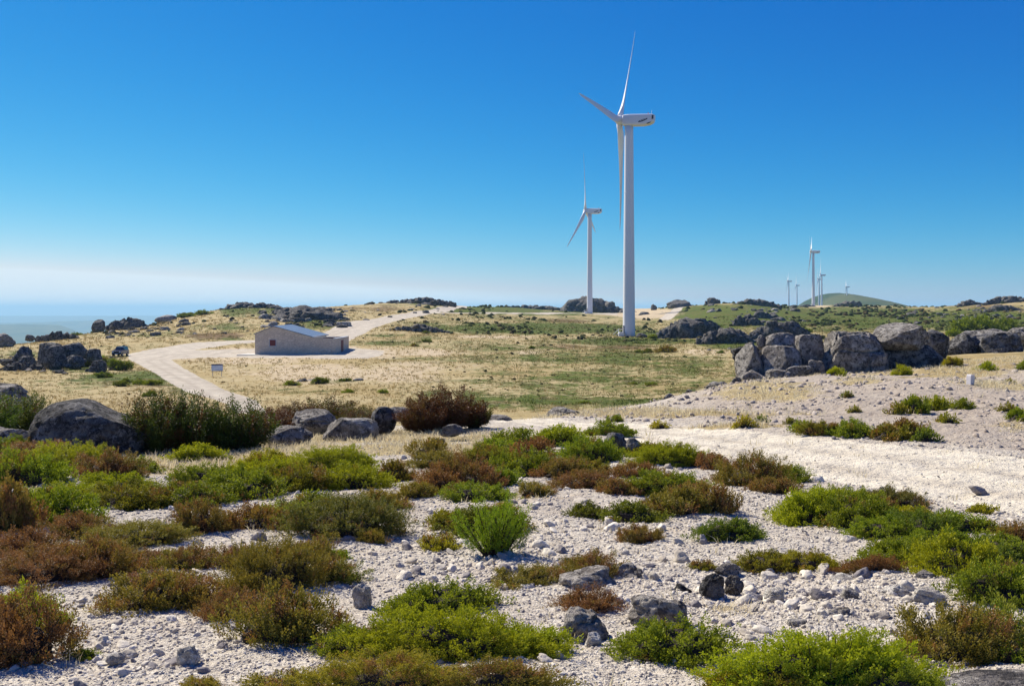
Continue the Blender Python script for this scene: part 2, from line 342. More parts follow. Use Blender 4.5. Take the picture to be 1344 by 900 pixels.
def Hn(X, Y):                                        # relief noise
    X = np.asarray(X, float); Y = np.asarray(Y, float)
    near = 1 - sstep(30, 60, Y)
    z = near * (0.055 * fbm(X / 0.9, Y / 0.9, s=1, o=3) + 0.018 * fbm(X / 0.13, Y / 0.13, s=2, o=3))
    mid = sstep(30, 70, Y) * (1 - sstep(600, 1200, Y))
    z = z + mid * (0.16 * fbm(X / 9, Y / 9, s=3, o=4) + 0.07 * fbm(X / 1.1, Y / 1.1, s=4, o=2))
    z = z + sstep(220, 420, Y) * (1 - sstep(1500, 3000, Y)) * (1.0 * fbm(X / 45, Y / 45, s=6, o=4) + 0.35 * fbm(X / 7, Y / 7, s=8, o=2))
    z = z + sstep(5000, 6500, Y) * 14 * fbm(X / 500, Y / 500, s=7, o=4)
    # rubble bank right of the near road
    bank = sstep(17, 21, Y) * (1 - sstep(45, 60, Y)) * sstep(0.12, 0.22, X / np.maximum(Y, 1))
    z = z + 0.30 * np.exp(-((X - (1010 - CX) / F * 34) / 3.2) ** 2 - ((Y - 33) / 5.0) ** 2) + 0.22 * np.exp(-((X - (1200 - CX) / F * 24) / 3.0) ** 2 - ((Y - 24.5) / 3.5) ** 2)
    z = z + bank * (0.10 * fbm(X / 1.6, Y / 1.6, s=31, o=4) + 0.05 * np.abs(fbm(X / .35, Y / .35, s=32, o=2)))
    return z
def row_px(X, Y, Z): return CX + F * X / Y, HZ - F * Z / Y
_cache = np.exp(np.linspace(math.log(2.5), math.log(4800), 2600))
def at(px, row, ymin=2.5):                           # nearest terrain point beyond ymin seen at that place of the photo
    u = (px - CX) / F; z = Hs(_cache * u, _cache); rr = HZ - F * z / _cache
    ok = np.where((rr <= row) & (_cache >= ymin))[0]
    if len(ok) == 0: Yv = 600.0
    else:
        i = ok[0]
        if i > 0 and _cache[i - 1] >= ymin and rr[i-1] > row:
            t = (rr[i - 1] - row) / max(1e-6, rr[i - 1] - rr[i]); Yv = _cache[i - 1] + t * (_cache[i] - _cache[i - 1])
        else: Yv = _cache[i]
    X = u * Yv
    return X, Yv, float(Hs(X, Yv) + Hn(X, Yv))

def inpoly(px, row, poly):
    ins = np.zeros(px.shape, bool); n = len(poly)
    for i in range(n):
        x0, y0 = poly[i]; x1, y1 = poly[(i + 1) % n]
        if y0 == y1: continue
        c = ((y0 > row) != (y1 > row)) & (px < (x1 - x0) * (row - y0) / (y1 - y0) + x0)
        ins ^= c
    return ins
ROAD_U = [(560, 543.5), (660, 546.5), (750, 551.5), (850, 556), (960, 564), (1060, 572), (1200, 585), (1344, 600), (2400, 700)]
ROAD_L = [(560, 549), (660, 553), (740, 561), (850, 580), (950, 600), (1060, 625), (1200, 650), (1344, 675), (2400, 870)]
P_TRACK = [[(168,470.5),(203,490),(240,512),(296,530),(310,543),(352,543),(338,527),(293,510.5),(240,483),(225,472.5),(262,469.5),(335,470),(480,470.5),(502,466),(505,460.5),(470,457.5),(459,456.5),(335,457.5),(250,459.5),(300,453),(350,448),(350,444.5),(260,449.5),(200,458.5),(168,464)],
           [(405,446),(427,436.5),(448,423.5),(500,416.5),(547,408.5),(600,400.5),(621,396.5),(643,398),(600,406),(560,413.5),(520,421),(491,430),(461,446),(450,452),(410,452)],
           [(862,421),(885,405),(893,402),(899,402),(880,421)],
           [(560,410.5),(640,410.2),(812,411.6),(812,413.2),(640,411.8),(560,412.3)]]
PATCH = [  # (px, row, rx, ry, channel, strength)  b green, d brown, p pale
 (700,431,125,6.5,'g',1.6),(640,407,70,5,'g',1.6),(720,411,90,4,'g',.9),(760,470,240,16,'g',.55),(900,480,110,20,'g',.5),(820,448,130,6,'g',.75),(700,527,170,11,'g',.75),(850,530,90,8,'g',.8),
 (640,428,60,6,'g',.8),(500,450,70,5,'g',.65),(560,443,40,5,'g',.5),(935,412,55,10,'g',1.5),(960,425,60,8,'g',.9),(1110,417,150,13,'g',1.5),(1260,420,110,14,'g',1.3),(1130,440,90,8,'g',.35),
 (880,438,90,6,'g',.8),(970,450,60,12,'g',.9),(1010,403,60,8,'g',.9),(180,497,85,10,'g',.9),(110,478,70,14,'g',.9),(90,512,90,9,'g',.45),(230,436,60,5,'g',.4),(330,408,60,10,'g',.8),(420,424,50,12,'g',.7),
 (560,398,90,8,'g',.45),(470,415,50,8,'g',.3),(600,520,70,10,'g',.6),(440,500,50,4,'g',.7),(520,500,100,9,'g',.25),(660,455,70,6,'g',.5),
 (285,441,36,5,'d',1.2),(180,425,40,4,'d',.8),(740,421,40,3,'d',.8),(820,455,60,5,'d',.7),(740,455,50,5,'d',.6),(60,475,50,10,'d',.7),(200,505,60,5,'d',.6),(1300,410,60,14,'d',.7),(1110,396,50,6,'d',.9),(980,405,40,9,'d',.6),(1260,402,50,6,'d',.5),(880,470,60,6,'d',.5),(640,498,60,4,'d',.4),
 (450,490,150,14,'p',.85),(560,463,60,5,'p',.8),(560,480,110,7,'p',.5),(400,463,130,8,'p',1.3),(330,474,90,6,'p',.8),(640,442,90,3,'p',.6),(845,411,40,6,'p',1.3),(430,443,60,7,'p',.5),(690,462,40,4,'p',.5),(930,462,50,5,'p',.6),(150,520,90,6,'p',.3),(1073,397,20,6,'p',1.2),(760,500,260,30,'g',.5),(900,510,120,18,'g',.5),(600,500,120,12,'g',.35),(300,430,60,8,'g',.6),(250,512,60,8,'g',.5),(130,500,120,6,'g',.6),(50,465,80,8,'g',.6),(300,445,60,5,'g',.5),(170,440,80,5,'g',.5),(560,425,60,6,'g',.5),(480,440,60,4,'g',.6),(400,512,120,6,'g',.45),(540,470,60,4,'g',.45),(480,405,70,7,'d',.6),(1180,408,80,6,'d',.7),(1040,420,60,6,'d',.5),(1320,425,60,16,'d',.9),(1290,420,60,16,'g',.8)]
TRK = [at(a, b, 62)[:2] for a, b in ((318, 532), (262, 503), (222, 485), (200, 473), (235, 464), (300, 463), (470, 463))]
TRK2 = [at(a, b, 150)[:2] for a, b in ((430, 442), (470, 425), (540, 411), (600, 402), (632, 398))]
def masks(X, Y, Z):
    Yc = np.maximum(Y, 1.5); px, row = CX + F * X / Yc, HZ - F * Z / Yc
    sc = np.clip(Yc / 100, 0.05, 6)
    wob = fbm(X / (2.2 * sc), Y / (9 * sc), s=51, o=4)
    road = np.zeros(X.shape); g = np.zeros(X.shape); d = np.zeros(X.shape); p = np.zeros(X.shape)
    nearroad = (Y > 5) & (Y < 40)
    up = np.interp(px, *zip(*ROAD_U)); lo = np.interp(px, *zip(*ROAD_L))
    e = 1.3 * fbm(X / 0.5, Y / 0.5, s=52, o=3)
    dd = np.minimum(row - (up + e), (lo + 2 * e) - row)
    road = np.where(nearroad & (px > 555), sstep(-1.5, 1.5, dd), 0)
    far = (Y > 62)
    e2 = 0.7 * wob
    for poly in P_TRACK:
        acc = 0
        for ox, oy in ((0, 0), (2, 0.35), (-2, 0.35), (2, -0.35), (-2, -0.35)):
            acc = acc + inpoly(px + ox + 2 * e2, row + oy + e2 * .5, poly)
        road = np.maximum(road, np.where(far, acc / 5.0, 0))
    dry = sstep(28, 46, Y)
    dry = np.maximum(dry, sstep(2.0, 4.0, Y * 0 + 0) )
    for (a, b, rx, ry, ch, s) in PATCH:
        f = s * np.exp(-(((px - a) / rx) ** 2 + ((row - b) / ry) ** 2) * 0.9) * (1 + 0.5 * wob)
        f = np.where(far & (Y < 3200), f, 0)
        if ch == 'g': g = np.maximum(g, f)
        elif ch == 'd': d = np.maximum(d, f)
        else: p = np.maximum(p, f)
    base_g = np.where(far, 0.16 + 0.24 * sstep(480, 640, px) + 0.28 * fbm(X / 30, Y / 30, s=61, o=3), 0); g = np.maximum(g, np.clip(base_g, 0, 1))
    # foreground straw strips (photo places), all nearer than 45 m
    nf = (Y < 45)
    for (a, b, rx, ry, s) in [(240,612,150,11,1.3),(330,592,150,13,1.2),(480,574,150,9,1.3),(560,590,120,9,.9),(60,648,50,6,1.0),(640,575,60,9,.8),(800,541,120,7,1.0),(900,546,120,5,1.0),(700,545,60,4,1),
                              (1010,520,90,14,.75),(1250,487,90,14,.85),(1300,510,80,12,.7),(1060,545,60,6,.5),(1130,508,60,10,.6),(1180,562,180,9,.35),(640,700,60,14,.55),(950,800,70,20,.5),(740,690,40,8,.3),(1330,560,40,20,.5),(1260,465,80,10,1),(960,560,80,3,1),(700,655,50,10,.4),(860,545,40,5,.8),(480,725,40,10,.4)]:
        f = s * np.exp(-(((px - a) / rx) ** 2 + ((row - b) / ry) ** 2))
        dry = np.maximum(dry, np.where(nf & (Y > 2.6), f, 0))
    tt = (row - up) / np.maximum(lo - up, 1)
    rut = (np.exp(-((tt - .30 + .03 * wob) / .07) ** 2) + np.exp(-((tt - .66 + .03 * wob) / .08) ** 2)) * nearroad * .55
    bankm = sstep(3, 12, up - row) * (Y > 10) * (Y < 70) * sstep(820, 960, px)
    for (ax, ay), (bx, by) in list(zip(TRK[:-1], TRK[1:])) + list(zip(TRK2[:-1], TRK2[1:])):
        L2 = (bx - ax) ** 2 + (by - ay) ** 2
        tq = np.clip(((X - ax) * (bx - ax) + (Y - ay) * (by - ay)) / L2, 0, 1)
        dd_ = np.hypot(X - ax - tq * (bx - ax), Y - ay - tq * (by - ay)) + .3 * wob
        rut = np.maximum(rut, np.exp(-((dd_ - 1.0) / .35) ** 2) * far * .9)
    bankm = np.maximum(bankm, rut * (road > .3))
    hillm = sstep(1500, 2200, Y)
    z0 = np.zeros(X.shape)
    return np.stack([road, np.clip(g, 0, 0.86), np.clip(dry, 0, 1), np.clip(d, 0, 1.5)], -1), np.stack([np.clip(p, 0, 1.3), hillm, far * 1.0, bankm], -1), road

def ladder(segs):
    out = [segs[0][0]]
    for a, b, r in segs:
        n = int(math.log(b / a) / r); out += list(a * np.exp(np.linspace(0, math.log(b / a), n + 1)[1:]))
    return np.array(out)
D = ladder([(1.0, 8.2, 0.03), (8.2, 30, 0.0026), (30, 90, 0.0055), (90, 1200, 0.006), (1200, 60000, 0.018)])
us = np.concatenate([np.linspace(-1.5, -0.66, 60, endpoint=False), np.linspace(-0.66, 0.66, 760), np.linspace(0.66, 1.5, 61)[1:]])
UU, DD = np.meshgrid(us, D)
GX = UU * DD; GY = DD - 6.0
GZs = Hs(GX, GY); GZ = GZs + Hn(GX, GY)
ma, mb, rd = masks(GX, GY, GZs)
# two wheel ruts pressed into the near road, tracks a little sunk
GZ = GZ - 0.03 * rd * (GY < 40)
nr, nc = GX.shape
V = np.stack([GX, GY, GZ], -1).reshape(-1, 3)
idx = np.arange(nr * nc).reshape(nr, nc)
Q = np.stack([idx[:-1, :-1], idx[:-1, 1:], idx[1:, 1:], idx[1:, :-1]], -1).reshape(-1, 4)
rf = rd.reshape(-1)[Q].mean(1) > 0.25; ff = V[Q[:, 0], 1] > 2300
for nm, sel in (('ground', ~rf & ~ff), ('dirt_road', rf & ~ff), ('hills', ff)):
    q = Q[sel]; used, inv = np.unique(q, return_inverse=True)
    me = mesh_np(nm, V[used], inv.reshape(q.shape), M_GROUND, {'mask': ma.reshape(-1, 4)[used], 'mask_b': mb.reshape(-1, 4)[used]}, smooth=True)
    tag(link(me, nm), kind='structure')

# air: pale haze between the viewer and the far country
bm_ = MB().box(-42000, 42000, -300, 59000, -700, 130)
hz = bm_.build('haze', bpy.data.materials.new('haze')); hm = hz.data.materials[0]; hm.use_nodes = True
hn = hm.node_tree; hn.nodes.clear()
pv = hn.nodes.new('ShaderNodeVolumePrincipled'); pv.inputs['Density'].default_value = 7.2e-5; pv.inputs['Color'].default_value = (0.46, 0.76, 1.0, 1)
pv.inputs['Anisotropy'].default_value = 0.1
om = hn.nodes.new('ShaderNodeOutputMaterial'); hn.links.new(pv.outputs[0], om.inputs['Volume'])
tag(hz, kind='stuff')

# ------------------------------------------------------------ wind turbines
M_WHITE = plain_mat('turbine_white', (0.74, 0.74, 0.76), 0.45, 0.04, 0.4)
M_TDARK = plain_mat('turbine_dark', (0.03, 0.035, 0.06), 0.5, 0.1)
M_CONC = plain_mat('concrete', (0.50, 0.48, 0.44), 0.9, 0.15, 1.5, bump=0.02)
M_RED = plain_mat('beacon_red', (0.5, 0.03, 0.03), 0.4)
HUBH = 67.0; ALPHA = R(20.5); AX = Vector((-math.cos(ALPHA), math.sin(ALPHA), 0)); SIDE = Vector((-math.sin(ALPHA), -math.cos(ALPHA), 0)); UP = Vector((0, 0, 1))
TILT = R(4.5)
AXT = (AX * math.cos(TILT) + UP * math.sin(TILT)).normalized(); UPT = (UP * math.cos(TILT) - AX * math.sin(TILT)).normalized()
def blade_mb(phi, Rb=38.0):
    hub = AXT * 3.0 + Vector((0, 0, HUBH))
    rad = (UPT * math.cos(phi) + SIDE * math.sin(phi)); cone = R(1.2)
    rad = (rad * math.cos(cone) + AXT * math.sin(cone)).normalized()
    tang = AXT.cross(rad).normalized()
    m = MB(); rings = []
    st = [(0.9, 0.95, 0.95, 0), (2.2, 0.95, 0.92, 0), (4.2, 1.35, 0.75, 0.3), (7.5, 1.55, 0.42, 0.25), (12, 1.3, 0.30, 0.16), (18, 1.0, 0.2, 0.1), (25, 0.7, 0.13, 0.06), (31, 0.48, 0.08, 0.03), (34.6, 0.3, 0.05, 0.0), (36, 0.06, 0.02, 0.0)]
    for r, ch, th, tw in st:
        tw = tw + 0.12
        c = hub + rad * (r * Rb / 36.0) + AXT * (0.0009 * r * r)
        cd = tang * math.cos(tw) + AXT * math.sin(tw); td = AXT * math.cos(tw) - tang * math.sin(tw)
        off = 0.0 if r < 3 else -0.35 * ch
        ring = []
        for i in range(16):
            a = 2 * math.pi * i / 16; x = math.cos(a); y = math.sin(a)
            sh = 1.0 if r < 3 else (0.55 + 0.45 * (1 + x) / 2)
            ring.append(c + cd * (x * ch + off) + td * (y * th * sh))
        rings.append(ring)
    m.loft(rings); return m
def make_turbine(phis):
    root = link(None, 'wind_turbine')
    m = MB(); rings = []
    for t in np.linspace(0, 1, 25):
        z = -1.0 + t * (HUBH - 0.8); r = 1.92 - 0.62 * t
        rings.append([(r * math.cos(2*math.pi*i/40), r * math.sin(2*math.pi*i/40), z) for i in range(40)])
    m.loft(rings); tw = m.build('tower', M_WHITE, root, smooth=True)
    for z, r in ((22.0, 1.74), (44.5, 1.53)):
        f = MB(); f.loft([[(rr * math.cos(2*math.pi*i/40), rr * math.sin(2*math.pi*i/40), zz) for i in range(40)] for rr, zz in ((r, z), (r + 0.02, z + 0.02), (r + 0.02, z + 0.2), (r, z + 0.22))], cap=False)
        f.build('flange', M_WHITE, tw, smooth=True)
    # nacelle: profile in (along -AX, up) extruded sideways
    def loc(a, s, u): return Vector((0, 0, HUBH)) - AXT * a + SIDE * s + UPT * u
    n = MB(); secs = []
    for a, hw, top, bot in ((-1.95, 1.1, 1.25, -1.35), (-1.6, 1.45, 1.55, -1.75), (0, 1.6, 1.7, -1.85), (4.5, 1.6, 1.8, -1.75), (6.6, 1.55, 1.85, -1.35), (7.6, 1.45, 1.8, -0.75), (7.9, 1.3, 1.65, -0.3)):
        ring = []
        for i in range(20):
            an = 2 * math.pi * (i + .5) / 20; cx = math.copysign(abs(math.cos(an)) ** 0.35, math.cos(an)); sy = math.copysign(abs(math.sin(an)) ** 0.35, math.sin(an))
            ring.append(loc(a, cx * hw, (top + bot) / 2 + sy * (top - bot) / 2))
        secs.append(ring)
    n.loft(secs); nac = n.build('nacelle', M_WHITE, root, smooth=False)
    lg = MB()                                         # dark slanted emblem on the flank, near the tail
    for k_, (a0, a1, u0, u1) in enumerate(((3.1, 6.2, -1.0, 0.35), (3.9, 6.5, -1.05, 0.15))):
        pts = []
        for i in range(18):
            an = 2*math.pi*i/18; x = math.cos(an)*1.55; y = math.sin(an)*(0.30 if k_ == 0 else 0.14)
            ca, sa = math.cos(0.38), math.sin(0.38); pts.append((4.7 + 0.25*k_ + x*ca - y*sa, -0.25 - 0.15*k_ + x*sa + y*ca))
        if k_ == 0: lg.add([loc(p[0], 1.612, p[1]) for p in pts] + [loc(p[0], 1.60, p[1]) for p in pts], [tuple(range(18))] + [(i, (i+1)%18, 18+(i+1)%18, 18+i) for i in range(18)])
    lg.build('logo', M_TDARK, nac)
    l2 = MB()
    for q in range(3):
        x0 = 3.9 + q * 0.62; y0 = -0.52 + q * 0.25
        l2.add([loc(x0, 1.622, y0), loc(x0+.42, 1.622, y0+.16), loc(x0+.5, 1.622, y0+.38), loc(x0+.08, 1.622, y0+.22)], [(0, 1, 2, 3)])
    l2.build('lettering', M_WHITE, nac)
    v = MB(); v.add([loc(a, s, u) for a, s, u in ((7.35, 1.54, 1.4), (7.85, 1.40, 1.3), (7.9, 1.38, 0.2), (7.4, 1.56, 0.1))], [(0, 1, 2, 3)])
    v.build('vent', M_TDARK, nac); v = MB()
    v.add([loc(a, s, u) for a, s, u in ((5.9, 1.64, -1.15), (7.3, 1.58, -0.65), (7.1, 1.58, -0.95), (6.2, 1.62, -1.4))], [(0, 1, 2, 3)])
    v.build('vent', M_TDARK, nac)
    b = MB(); b.cyl(loc(6.9, 0, 1.8), loc(6.9, 0, 3.1), 0.06, 0.05, 8); b.cyl(loc(6.9, -.5, 2.6), loc(6.9, .5, 2.6), 0.04, None, 6)
    b2_ = MB(); b2_.cyl(loc(6.0, 0.5, 1.8), loc(6.0, .5, 2.25), 0.18, 0.14, 10); b2_.build('beacon', M_RED, nac)
    b.build('weather_mast', M_WHITE, nac)
    h = MB(); rr = []
    for a, r in ((1.9, 1.15), (2.1, 1.4), (3.0, 1.5), (3.6, 1.35), (4.1, 0.95), (4.4, 0.5), (4.5, 0.05)):
        c = Vector((0, 0, HUBH)) + AXT * a; rr.append([c + (UPT * math.cos(2*math.pi*i/24) + SIDE * math.sin(2*math.pi*i/24)) * r for i in range(24)])
    h.loft(rr); h.build('hub', M_WHITE, root, smooth=True)
    for ph in phis: blade_mb(R(ph)).build('blade', M_WHITE, root, smooth=True)
    # foot: plinth, stair and door
    p = MB(); p.loft([[(r * math.cos(2*math.pi*i/32), r * math.sin(2*math.pi*i/32), z) for i in range(32)] for r, z in ((2.9, -1.2), (2.9, 0.12), (2.6, 0.25))]); p.build('foundation', M_CONC, root)
    s = MB(); s.box(-3.3, -1.9, -1.5, -0.2, 1.5, 1.65)
    for i in range(6): s.box(-3.3 - 0.28 * (i + 1), -3.3 - 0.28 * i, -1.45, -0.25, 1.25 - 0.25 * i, 1.33 - 0.25 * i)
    for y in (-1.5, -0.2): s.cyl((-3.3, y, 0), (-3.3, y, 2.7), 0.05, None, 6); s.cyl((-3.3, y, 2.6), (-2, y, 2.6), 0.04, None, 6); s.cyl((-3.3, y, 2.6), (-5, y, 1.0), 0.04, None, 6)
    s.build('entry_stair', M_WHITE, root)
    d = MB(); d.box(-2.0, -1.6, -1.3, -0.35, 1.65, 3.8); d.build('door', M_CONC, tw)
    c = MB(); c.box(-3.5, -1.9, -2.9, -1.6, -0.3, 1.3); c.prism([(-3.6, 1.3), (-1.8, 1.3), (-2.2, 1.75), (-3.2, 1.75)], 'y', -3.0, -1.5); c.build('switch_cabinet', M_WHITE, root)
    return root
def copy_tree(o, parent=None):
    c = o.copy(); COL.objects.link(c)
    if parent is not None: c.parent = parent
    for ch in list(o.children): copy_tree(ch, c)
    return c
TURB = [ # px, hub row, base row, phis, label
 (825.5, 158, 443, (210, -30, 90), 'largest and nearest white wind turbine, standing on the grass plain with a pale emblem-marked nacelle'),
 (774, 277, 412, (12, 132, 252), 'second white wind turbine, left of the nearest one, in front of the dark rocky tor'),
 (1067.5, 330.5, 402, (-3, 117, 237), 'tallest white turbine of the distant group on the right, its blade hanging straight down'),
 (1078.5, 361, 403, (0, 120, 240), 'distant white turbine just right of the tallest one of the right-hand group'),
 (1075, 366.5, 402, (40, 160, 280), 'far white turbine mostly hidden between the two close towers of the right-hand group'),
 (1035.3, 369, 404, (10, 130, 250), 'small distant white turbine, leftmost of the group on the right skyline'),
 (1046, 374.5, 403.5, (-12, 108, 228), 'small distant white turbine, second from the left on the right skyline'),
 (1111.5, 377, 397, (22, 142, 262), 'smallest distant white turbine, rising in front of the far green hill')]
tproto = {}
for i, (px, hr, brw, phis, lab) in enumerate(TURB):
    Y = F * HUBH / (brw - hr) if i != 7 else 2700.0
    if i == 5: phis = (180 + 8, 300 + 8, 68)
    if i == 2: phis = (183, 303, 63)
    t = make_turbine(phis) if i < 6 else copy_tree(tproto[3 if i == 6 else 5])
    tproto[i] = t
    X = (px - CX) / F * Y
    t.location = (X, Y, -(brw - HZ) / F * Y) if i != 7 else (X, Y, -(376.5 - HZ) / F * Y - HUBH)
    tag(t, lab, 'wind turbine', 'white wind turbines on the moor')

# ------------------------------------------------------------ stone house
M_WALL = None
def wall_mat():
    m, nt, b = new_mat('rubble_wall', 0.95, 0.2); k = N(nt)
    tc = k.n('ShaderNodeTexCoord').outputs['Object']
    mp = k.n('ShaderNodeMapping'); nt.links.new(tc, mp.inputs[0]); mp.inputs['Scale'].default_value = (1.6, 1.6, 2.6)
    v = k.n('ShaderNodeTexVoronoi'); v.inputs['Scale'].default_value = 1.5; nt.links.new(mp.outputs[0], v.inputs[0])
    e = k.voro(mp.outputs[0], 1.5, 'DISTANCE_TO_EDGE')
    s = k.n('ShaderNodeSeparateColor'); nt.links.new(v.outputs['Color'], s.inputs[0])
    c = k.mix(s.outputs[0], (0.52, 0.43, 0.34), (0.76, 0.66, 0.54)); c = k.mix(k.noise(tc, 0.6, 4), c, (0.66, 0.54, 0.42))
    c = k.mix(k.ramp(e, 0.0, 0.06, 0.5, 0), c, (0.2, 0.17, 0.14))
    nt.links.new(c, b.inputs['Base Color']); nt.links.new(k.bump(k.ramp(e, 0, 0.1), 0.04), b.inputs['Normal']); return m
def roof_mat():
    m, nt, b = new_mat('sheet_roof', 0.45, 0.5); k = N(nt)
    tc = k.n('ShaderNodeTexCoord').outputs['Object']
    wv = k.n('ShaderNodeTexWave'); wv.bands_direction = 'Y'; wv.inputs['Scale'].default_value = 1.0; nt.links.new(tc, wv.inputs[0])
    c = k.mix(k.noise(tc, 0.7, 5), (0.10, 0.155, 0.235), (0.16, 0.215, 0.295)); c = k.mix(k.ramp(wv.outputs[1], .8, 1, 0, .3), c, (0.07, 0.09, 0.12))
    nt.links.new(c, b.inputs['Base Color']); nt.links.new(k.bump(wv.outputs[1], 0.03), b.inputs['Normal']); return m
M_WALL = wall_mat(); M_ROOF = roof_mat()
M_MAROON = plain_mat('maroon_paint_and_shade', (0.14, 0.018, 0.022), 0.6, 0.15)
M_TRIM = plain_mat('zinc_trim', (0.42, 0.46, 0.52), 0.5, 0.1)
hx, hy, hzv = -43.3, 154.0, -7.75
house = link(None, 'stone_house', loc=(hx, hy, hzv))
tag(house, 'low stone building with blue metal roof and maroon window beside the dirt tracks', 'house')
Wd, Dp, XR, XE = 13.5, 13.0, 3.13, 9.4
T = 0.45
g = MB()
g.prism([(0, -0.8), (XE, -0.8), (XE, 3.0), (XR, 4.75), (0, 3.45)], 'y', 0, T)               # front gable
g.prism([(0, -0.8), (XE, -0.8), (XE, 3.0), (XR, 4.75), (0, 3.45)], 'y', Dp - T, Dp)
g.box(0, T, T, Dp - T, -0.8, 3.40)
g.box(XE - T, XE, T, Dp - T, -0.8, 2.9)
g.build('wall', M_WALL, house)
c = MB(); c.prism([(XE, -0.8), (Wd, -0.8), (Wd, 2.67), (XE, 2.9)], 'y', 0.0, T); c.box(XE, Wd, Dp - T, Dp, -0.8, 2.67)
c.box(Wd - T, Wd, T, 5.2, -0.8, 2.67); c.box(Wd - T, Wd, 7.6, Dp - T, -0.8, 2.67); c.box(Wd - T, Wd, 5.2, 7.6, 2.25, 2.67)
c.build('courtyard_wall', M_WALL, house)
c = MB(); c.box(XE, Wd, Dp - T - 0.06, Dp - T - 0.01, 0, 2.5); c.box(XE + 0.01, XE + 0.06, T, Dp - T - .1, 0, 2.5); c.build('inner_wall_shade', M_MAROON, house)  # maroon sheets stand in for the shading on the courtyard's inner walls
r = MB()
def slab(xa, za, xb, zb, t): r.prism([(xa, za), (xb, zb), (xb, zb + t), (xa, za + t)], 'y', -0.12, Dp + 0.12)
slab(XR, 4.76, XE + 0.25, 2.96, 0.12); slab(-0.2, 3.39, XR - 0.002, 4.76, 0.12)
rf = r.build('roof', M_ROOF, house)
r = MB(); r.box(XE + 0.26, XE + 0.45, -0.14, Dp + 0.14, 2.9, 3.08); r.build('gutter', M_TRIM, rf)
r = MB(); r.box(XE + .46, Wd + 0.04, -0.04, T + 0.04, 2.905, 2.96); r.box(Wd - T - 0.04, Wd + 0.04, T + .05, Dp, 2.675, 2.735); r.build('coping', M_TRIM, house)
wn_ = MB(); wn_.box(2.5, 3.5, -0.03, 0.05, 1.5, 2.5); wf = wn_.build('window', M_MAROON, house)
x = MB()
for a in (2.42, 3.5): x.box(a, a + 0.08, -0.05, 0.04, 1.42, 2.58)
x.box(2.5, 3.5, -0.05, 0.04, 2.5, 2.58); x.box(2.36, 3.64, -0.09, 0.04, 1.34, 1.42); x.build('frame', M_TRIM, wf)
for i in range(9): pass
d = MB(); d.box(Wd - 0.12, Wd + 0.02, 5.2, 6.38, 0.0, 2.25); dd_ = d.build('door', M_MAROON, house)
d = MB(); d.box(Wd - 0.12, Wd + 0.02, 6.42, 7.6, 0.0, 2.25); d.build('door', M_MAROON, house)
d = MB(); d.box(Wd + 0.02, Wd + 0.08, 6.2, 6.3, 0.95, 1.2); d.build('handle', M_TDARK, dd_)
a = MB(); a.box(-2.6, Wd + 2.5, -1.5, Dp + 1.5, -0.7, 0.06); ap = a.build('paving', M_CONC, house)
a = MB(); a.box(Wd + .01, Wd + 1.2, 5.4, 7.4, 0.062, 0.18); a.build('doorstep', M_CONC, house)

# ------------------------------------------------------------ information board
X, Y, Z = at(285, 493, 70)
sg = link(None, 'information_board', loc=(X, Y, Z)); sg.rotation_euler = (0, 0, R(6))
tag(sg, 'pale blue information board on two thin posts beside the dirt track', 'sign')
s_ = Y / F
M_PANEL = None
def panel_mat():
    m, nt, b = new_mat('board_print', 0.5, 0.4); k = N(nt)
    tc = k.n('ShaderNodeTexCoord').outputs['Object']
    n = k.noise(tc, 2.2, 3); c = k.mix(k.ramp(n, .4, .6), (0.50, 0.60, 0.76), (0.66, 0.74, 0.84)); c = k.mix(k.ramp(k.noise(tc, 14, 2), .55, .65, 0, .4), c, (0.5, 0.5, 0.66))
    nt.links.new(c, b.inputs['Base Color']); return m
wb = 14.5 * s_ / 2
b1 = MB(); b1.box(-wb, wb, -0.03, 0.0, 7.5 * s_, 15.2 * s_); pn = b1.build('panel', panel_mat(), sg)
b2 = MB(); b2.box(-wb - .01, wb + .01, -0.045, -0.032, 14.6 * s_, 16.2 * s_); b2.box(-wb - .01, wb + .01, -.045, 0.01, 15.21*s_, 16.2*s_); b2.build('header_strip', plain_mat('board_navy', (0.02, 0.025, 0.10), 0.5), pn)
for sx in (-1, 1):
    b3 = MB(); b3.cyl((sx * wb * .78, 0.04, -0.4), (sx * wb * .78, 0.04, 15 * s_), 0.035, None, 10); b3.build('post', plain_mat('galvanised', (0.35, 0.36, 0.37), 0.5), sg)
b4 = MB(); b4.box(-wb, wb, -0.032, 0.012, 7.0 * s_, 7.49 * s_); b4.build('frame', plain_mat('board_frame', (.25, .25, .27), .5), pn)

